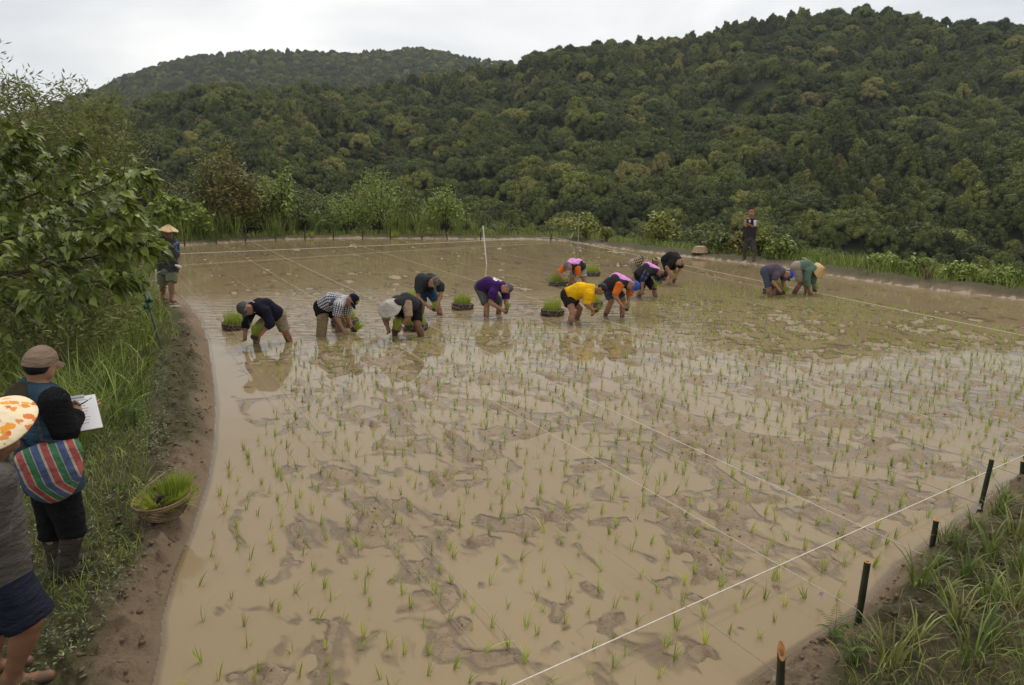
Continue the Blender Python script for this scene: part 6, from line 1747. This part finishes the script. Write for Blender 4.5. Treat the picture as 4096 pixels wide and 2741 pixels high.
stake('bamboo_stake', (3432, 2490), (3470, 2248), .0185, 'dark bamboo stake with orange cut top and a white tag at its foot', .1, group=NG)
stake('bamboo_stake', (3925, 2015), (3968, 1838), .0175, 'tall dark bamboo stake nearest the right edge crossing the thick white string', .1, group=NG)
stake('bamboo_stake', (3728, 2185), (3745, 2082), .018, 'short dark bamboo stake half hidden in grass', .12, group=NG)
stake('bamboo_stake', (3118, 2790), (3126, 2605), .020, 'slant-cut bamboo stake at the bottom edge', .1, -.045, group=NG)
stake('bamboo_stake', (4088, 1925), (4094, 1845), .022, 'dark bamboo stake at the right edge of the picture', .12, group=NG)
m_tag = simple('white_tape', (0.60, 0.55, 0.53), .6, .15, 30)
for (pxx, pyy, z0, h_, lb) in [(3425, 2448, .16, .085, 'white tag tied at the foot of the orange-topped stake'), (3917, 2035, .16, .05, 'white tag below the tall stake at right'), (3102, 2718, .16, .05, 'white tag at the slant-cut stake'), (3283, 2395, .10, .055, 'small white tag hanging on a thin string')]:
    c_ = ground(pxx, pyy, z0 * .6); g = Geo(); V = []
    for k in range(4):
        t = k / 3
        for s_ in (-1, 1): V.append((s_ * (.012 + .004 * t), .006 * math.sin(t * 4), -h_ * t + h_ * .5))
    V = np.array(V); g.add(np.concatenate([V, V + np.array((0, .0015, 0))]), [[2 * k, 2 * k + 1, 2 * k + 3, 2 * k + 2] for k in range(3)] + [[8 + 2 * k, 8 + 2 * k + 2, 8 + 2 * k + 3, 8 + 2 * k + 1] for k in range(3)])
    tag(link('string_tag', g.mesh('tag', [m_tag]), None, c_ + np.array((0, 0, .02)), (.1, .1, rng.uniform(-.4, .4))), lb, 'tag')
# stakes along the far bank
m_fst = simple('weathered_stake', (0.050, 0.043, 0.034), .9, .3, 20)
far_st = [(739, 983, 928), (865, 974, 925), (982, 967, 912), (1103, 961, 940), (1220, 957, 908), (1333, 957, 905), (1451, 955, 896), (1562, 957, 905), (1687, 956, 942), (1789, 957, 935), (1923, 958, 930), (2203, 960, 935)]
for k_, (x_, yb, yt) in enumerate(far_st):
    stake('boundary_stake', (x_, yb), (x_ - 4 + 3 * (k_ % 3), yt), .035, '%s weathered stake on the far bank counted from the left' % ['first', 'second', 'third', 'fourth', 'fifth', 'sixth', 'seventh', 'eighth', 'ninth', 'tenth', 'eleventh', 'last'][k_], .02, 0, m_fst, m_fst, 'stakes along the far bank', .2, 8)
m_white = simple('white_paint', (0.66, 0.63, 0.57), .6, .1)
stake('marker_pole', (1946, 1058), (1932, 903), .022, 'white marker pole standing in the water', .0, 0, m_white, simple('pole_end', (.5, .30, .12), .7, .1), None, .2, 8)
stake('marker_pole', (2310, 1030), (2317, 858), .020, 'thin grey marker pole right of the white one', .0, 0, simple('grey_pole', (.26, .25, .22), .7, .2), simple('pole_end', (.5, .30, .12), .7, .1), None, .2, 8)
stake('bamboo_peg', (2282, 955), (2310, 905), .03, 'short leaning white peg behind the thin pole', .1, 0, m_white, m_white, None, .1, 8)
# leaning pipe with two green clamps on the left bank
b0 = ground(657, 1425, .1); t0 = at_y(560, 1108, b0[1] + .5)
e = bpy.data.objects.new('leaning_pipe', None); COL.objects.link(e); e.location = tuple(b0); tag(e, 'grey leaning pipe with green clamps in the left bank grass', 'pipe')
g = Geo(); v, f = tube([(t0 - b0) * -.15, (t0 - b0) * .5, t0 - b0], .021, 10); g.add(v, f); link('tube', g.mesh('tube', [simple('grey_pvc', (0.105, 0.095, 0.100), .5, .25)]), e)
for t in (.60, .69):
    c_ = (t0 - b0) * t; d = nrm(t0 - b0); g = Geo(); v, f = tube([c_ - d * .03, c_ + d * .03], .034, 10); g.add(v, f)
    sx_ = np.array((.06 if t > .65 else -.05, -.02, .02)); v, f = tube([c_, c_ + sx_], .022, 8); g.add(v, f); v, f = tube([c_ + sx_ - d * .03, c_ + sx_ + d * .03], .028, 10); g.add(v, f)
    link('clamp', g.mesh('clamp', [simple('green_plastic', (0.015, 0.105, 0.065), .4, .1)]), e)
# strings
m_cord = simple('white_cord', (0.62, 0.56, 0.47), .8, .12, 40)
m_thin = simple('grey_cord', (0.36, 0.30, 0.23), .8, .2, 40)
def cord(p0, z0, p1, z1, r, mat, label, sag=.0, P=None):
    a = ground(*p0, z0) if len(p0) == 2 else np.array(p0); b_ = ground(*p1, z1) if len(p1) == 2 else np.array(p1)
    pts_ = [a + (b_ - a) * t + np.array((0, 0, -sag * 4 * t * (1 - t))) - a for t in np.linspace(0, 1, 13)]
    v, f = tube(pts_, r, 5); g = Geo(); g.add(v, f)
    tag(link('string', g.mesh('string', [mat]), None, a), label, 'string', 'strings stretched over the paddy')
cord((1700, 2900), .10, (4500, 1640), .14, .0048, m_cord, 'thick white string across the near corner in front of the stakes')
cord((982, 955), .10, (3735, 2240), .10, .0040, m_cord, 'white string crossing the thick white string at right', .03)
cord((718, 1112), .22, (1900, 2580), .03, .0025, m_thin, 'thin string at the left side from the bank beside the man in the grey vest')
cord((640, 995), .08, (2230, 2770), .05, .0028, m_thin, 'thin string ending left of the thick white string at the bottom', .02)
for k_, (p0, p1, r, mt) in enumerate([((739, 965), (3122, 2700), .0028, m_thin), ((865, 962), (3428, 2440), .0028, m_cord), ((1103, 955), (3925, 2020), .0032, m_thin), ((1220, 950), (4090, 1905), .0028, m_thin), ((1333, 950), (4220, 1820), .003, m_cord),
                                      ((1451, 948), (4400, 1720), .003, m_thin), ((1562, 950), (4500, 1610), .003, m_thin), ((1687, 950), (4500, 1500), .003, m_thin)]):
    cord(p0, .10, p1, .12, r, mt, 'thin string running from the %s far stake to the %s' % (['first', 'second', 'fourth', 'fifth', 'sixth', 'seventh', 'eighth', 'ninth'][k_], ['slant-cut stake', 'orange-topped stake', 'tall right stake', 'right edge stake', 'right edge', 'right edge', 'right edge', 'right edge'][k_]), .02)
cord((2206, 948), .14, (4300, 1385), .08, .006, m_cord, 'string from the far corner stake along the right bank', .02)
cord((300, 1032), .25, (2206, 950), .14, .009, m_cord, 'white string along the far end of the paddy behind the man in the grey vest', .03)
cord((300, 1090), .10, (2150, 965), .06, .005, m_thin, 'lower thin string along the far end of the paddy', .02)

# pale stones on the left bank, sticks and clods
m_stone = simple('pale_stone', (0.34, 0.29, 0.23), .9, .25, 14, .01, 40)
for k_, (x_, y_, s_) in enumerate([(700, 1228, .16), (690, 1215, .12), (618, 1118, .16), (630, 1135, .12), (537, 1085, .15), (655, 1205, .10)]):
    q = gpt(x_, y_, .18); v, f = lathe([(.001, -.25), (.7, -.2), (1.0, .0), (.75, .22), (.001, .26)], 10)
    v = v * (1 + .35 * (fbm(v[:, 0] * 2 + k_ * 5, v[:, 1] * 2 + v[:, 2], k_, 2)[:, None] - .5)); g = Geo(); g.add(v, f)
    tag(link('stone', g.mesh('stone', [m_stone], False), None, q + np.array((0, 0, .01)), (0, 0, k_ * 1.3), (s_ * .8, s_ * .6, s_ * .5)), 'pale flat stone %s' % ['at the feet of the man in the grey vest', 'just left of the feet of the man in the grey vest', 'on the levee left of the man in the grey vest', 'small, beside the levee stone', 'furthest along the left levee', 'smallest, by the bare feet'][k_], 'stone', 'stones on the left levee')
cl_n = 420
x, y = rand_in(cl_n, lambda x, y: (in_poly(x, y, PLANT)) & (sd_poly(x, y) < -.2) & (mud_z(x, y, -1) > .004), -4, 9, 2.6, 11)
x2, y2 = rand_in(1100, lambda x, y: (sd_poly(x, y) > .03) & (sd_poly(x, y) < .55) & ((x < -.5 * y + .3) | (x > .5)) & (y > 1.8), -9, 5.5, 1.8, 13)
x = np.concatenate([x, x2]); y = np.concatenate([y, y2]); zc = ground_z(x, y)
g = Geo()
for k_ in range(len(x)):
    s_ = rng.uniform(.004, .013) if k_ < cl_n else rng.uniform(.006, .026); c_ = np.array((x[k_], y[k_], zc[k_] + s_ * .2)); d_ = rng.normal(0, 1, (6, 3)) * .25
    oct_ = np.array(((1, 0, 0), (0, 1, 0), (-1, 0, 0), (0, -1, 0), (0, 0, .8), (0, 0, -.8))) + d_
    g.add(c_ + oct_ * s_ * np.array((rng.uniform(.7, 1.6), 1, .8)), [[0, 1, 4], [1, 2, 4], [2, 3, 4], [3, 0, 4], [1, 0, 5], [2, 1, 5], [3, 2, 5], [0, 3, 5]])
tag(link('mud_clods', g.mesh('mud_clods', [simple('clod', (0.135, 0.095, 0.062), .8, .4, 20)], True)), 'small dark mud clods and roots on the mud flats', 'mud', kind='stuff')

# ---- air between here and the hills
m_air = bpy.data.materials.new('air'); m_air.use_nodes = True
nt = m_air.node_tree; nt.nodes.remove(nt.nodes['Principled BSDF'])
pv = nt.nodes.new('ShaderNodeVolumePrincipled')
pv.inputs['Color'].default_value = (0.86, 0.92, 1.0, 1); pv.inputs['Density'].default_value = 0.00016; pv.inputs['Anisotropy'].default_value = 0.0
nt.links.new(pv.outputs[0], nt.nodes['Material Output'].inputs['Volume'])
x0, x1, y0, y1, z0, z1 = -1320, 1320, -1320, 1320, float(GZ.min()) - 1, float(max(GZ.max(), FZ.max())) + 14
g = Geo(); box_geo(g, np.array(((x0 + x1) / 2, (y0 + y1) / 2, (z0 + z1) / 2)), np.array((1., 0, 0)), np.array((0, 1., 0)), np.array((0, 0, 1.)), x1 - x0, y1 - y0, z1 - z0)
tag(link('haze', g.mesh('haze', [m_air], False)), 'thin haze in the valley air', 'haze', kind='stuff')
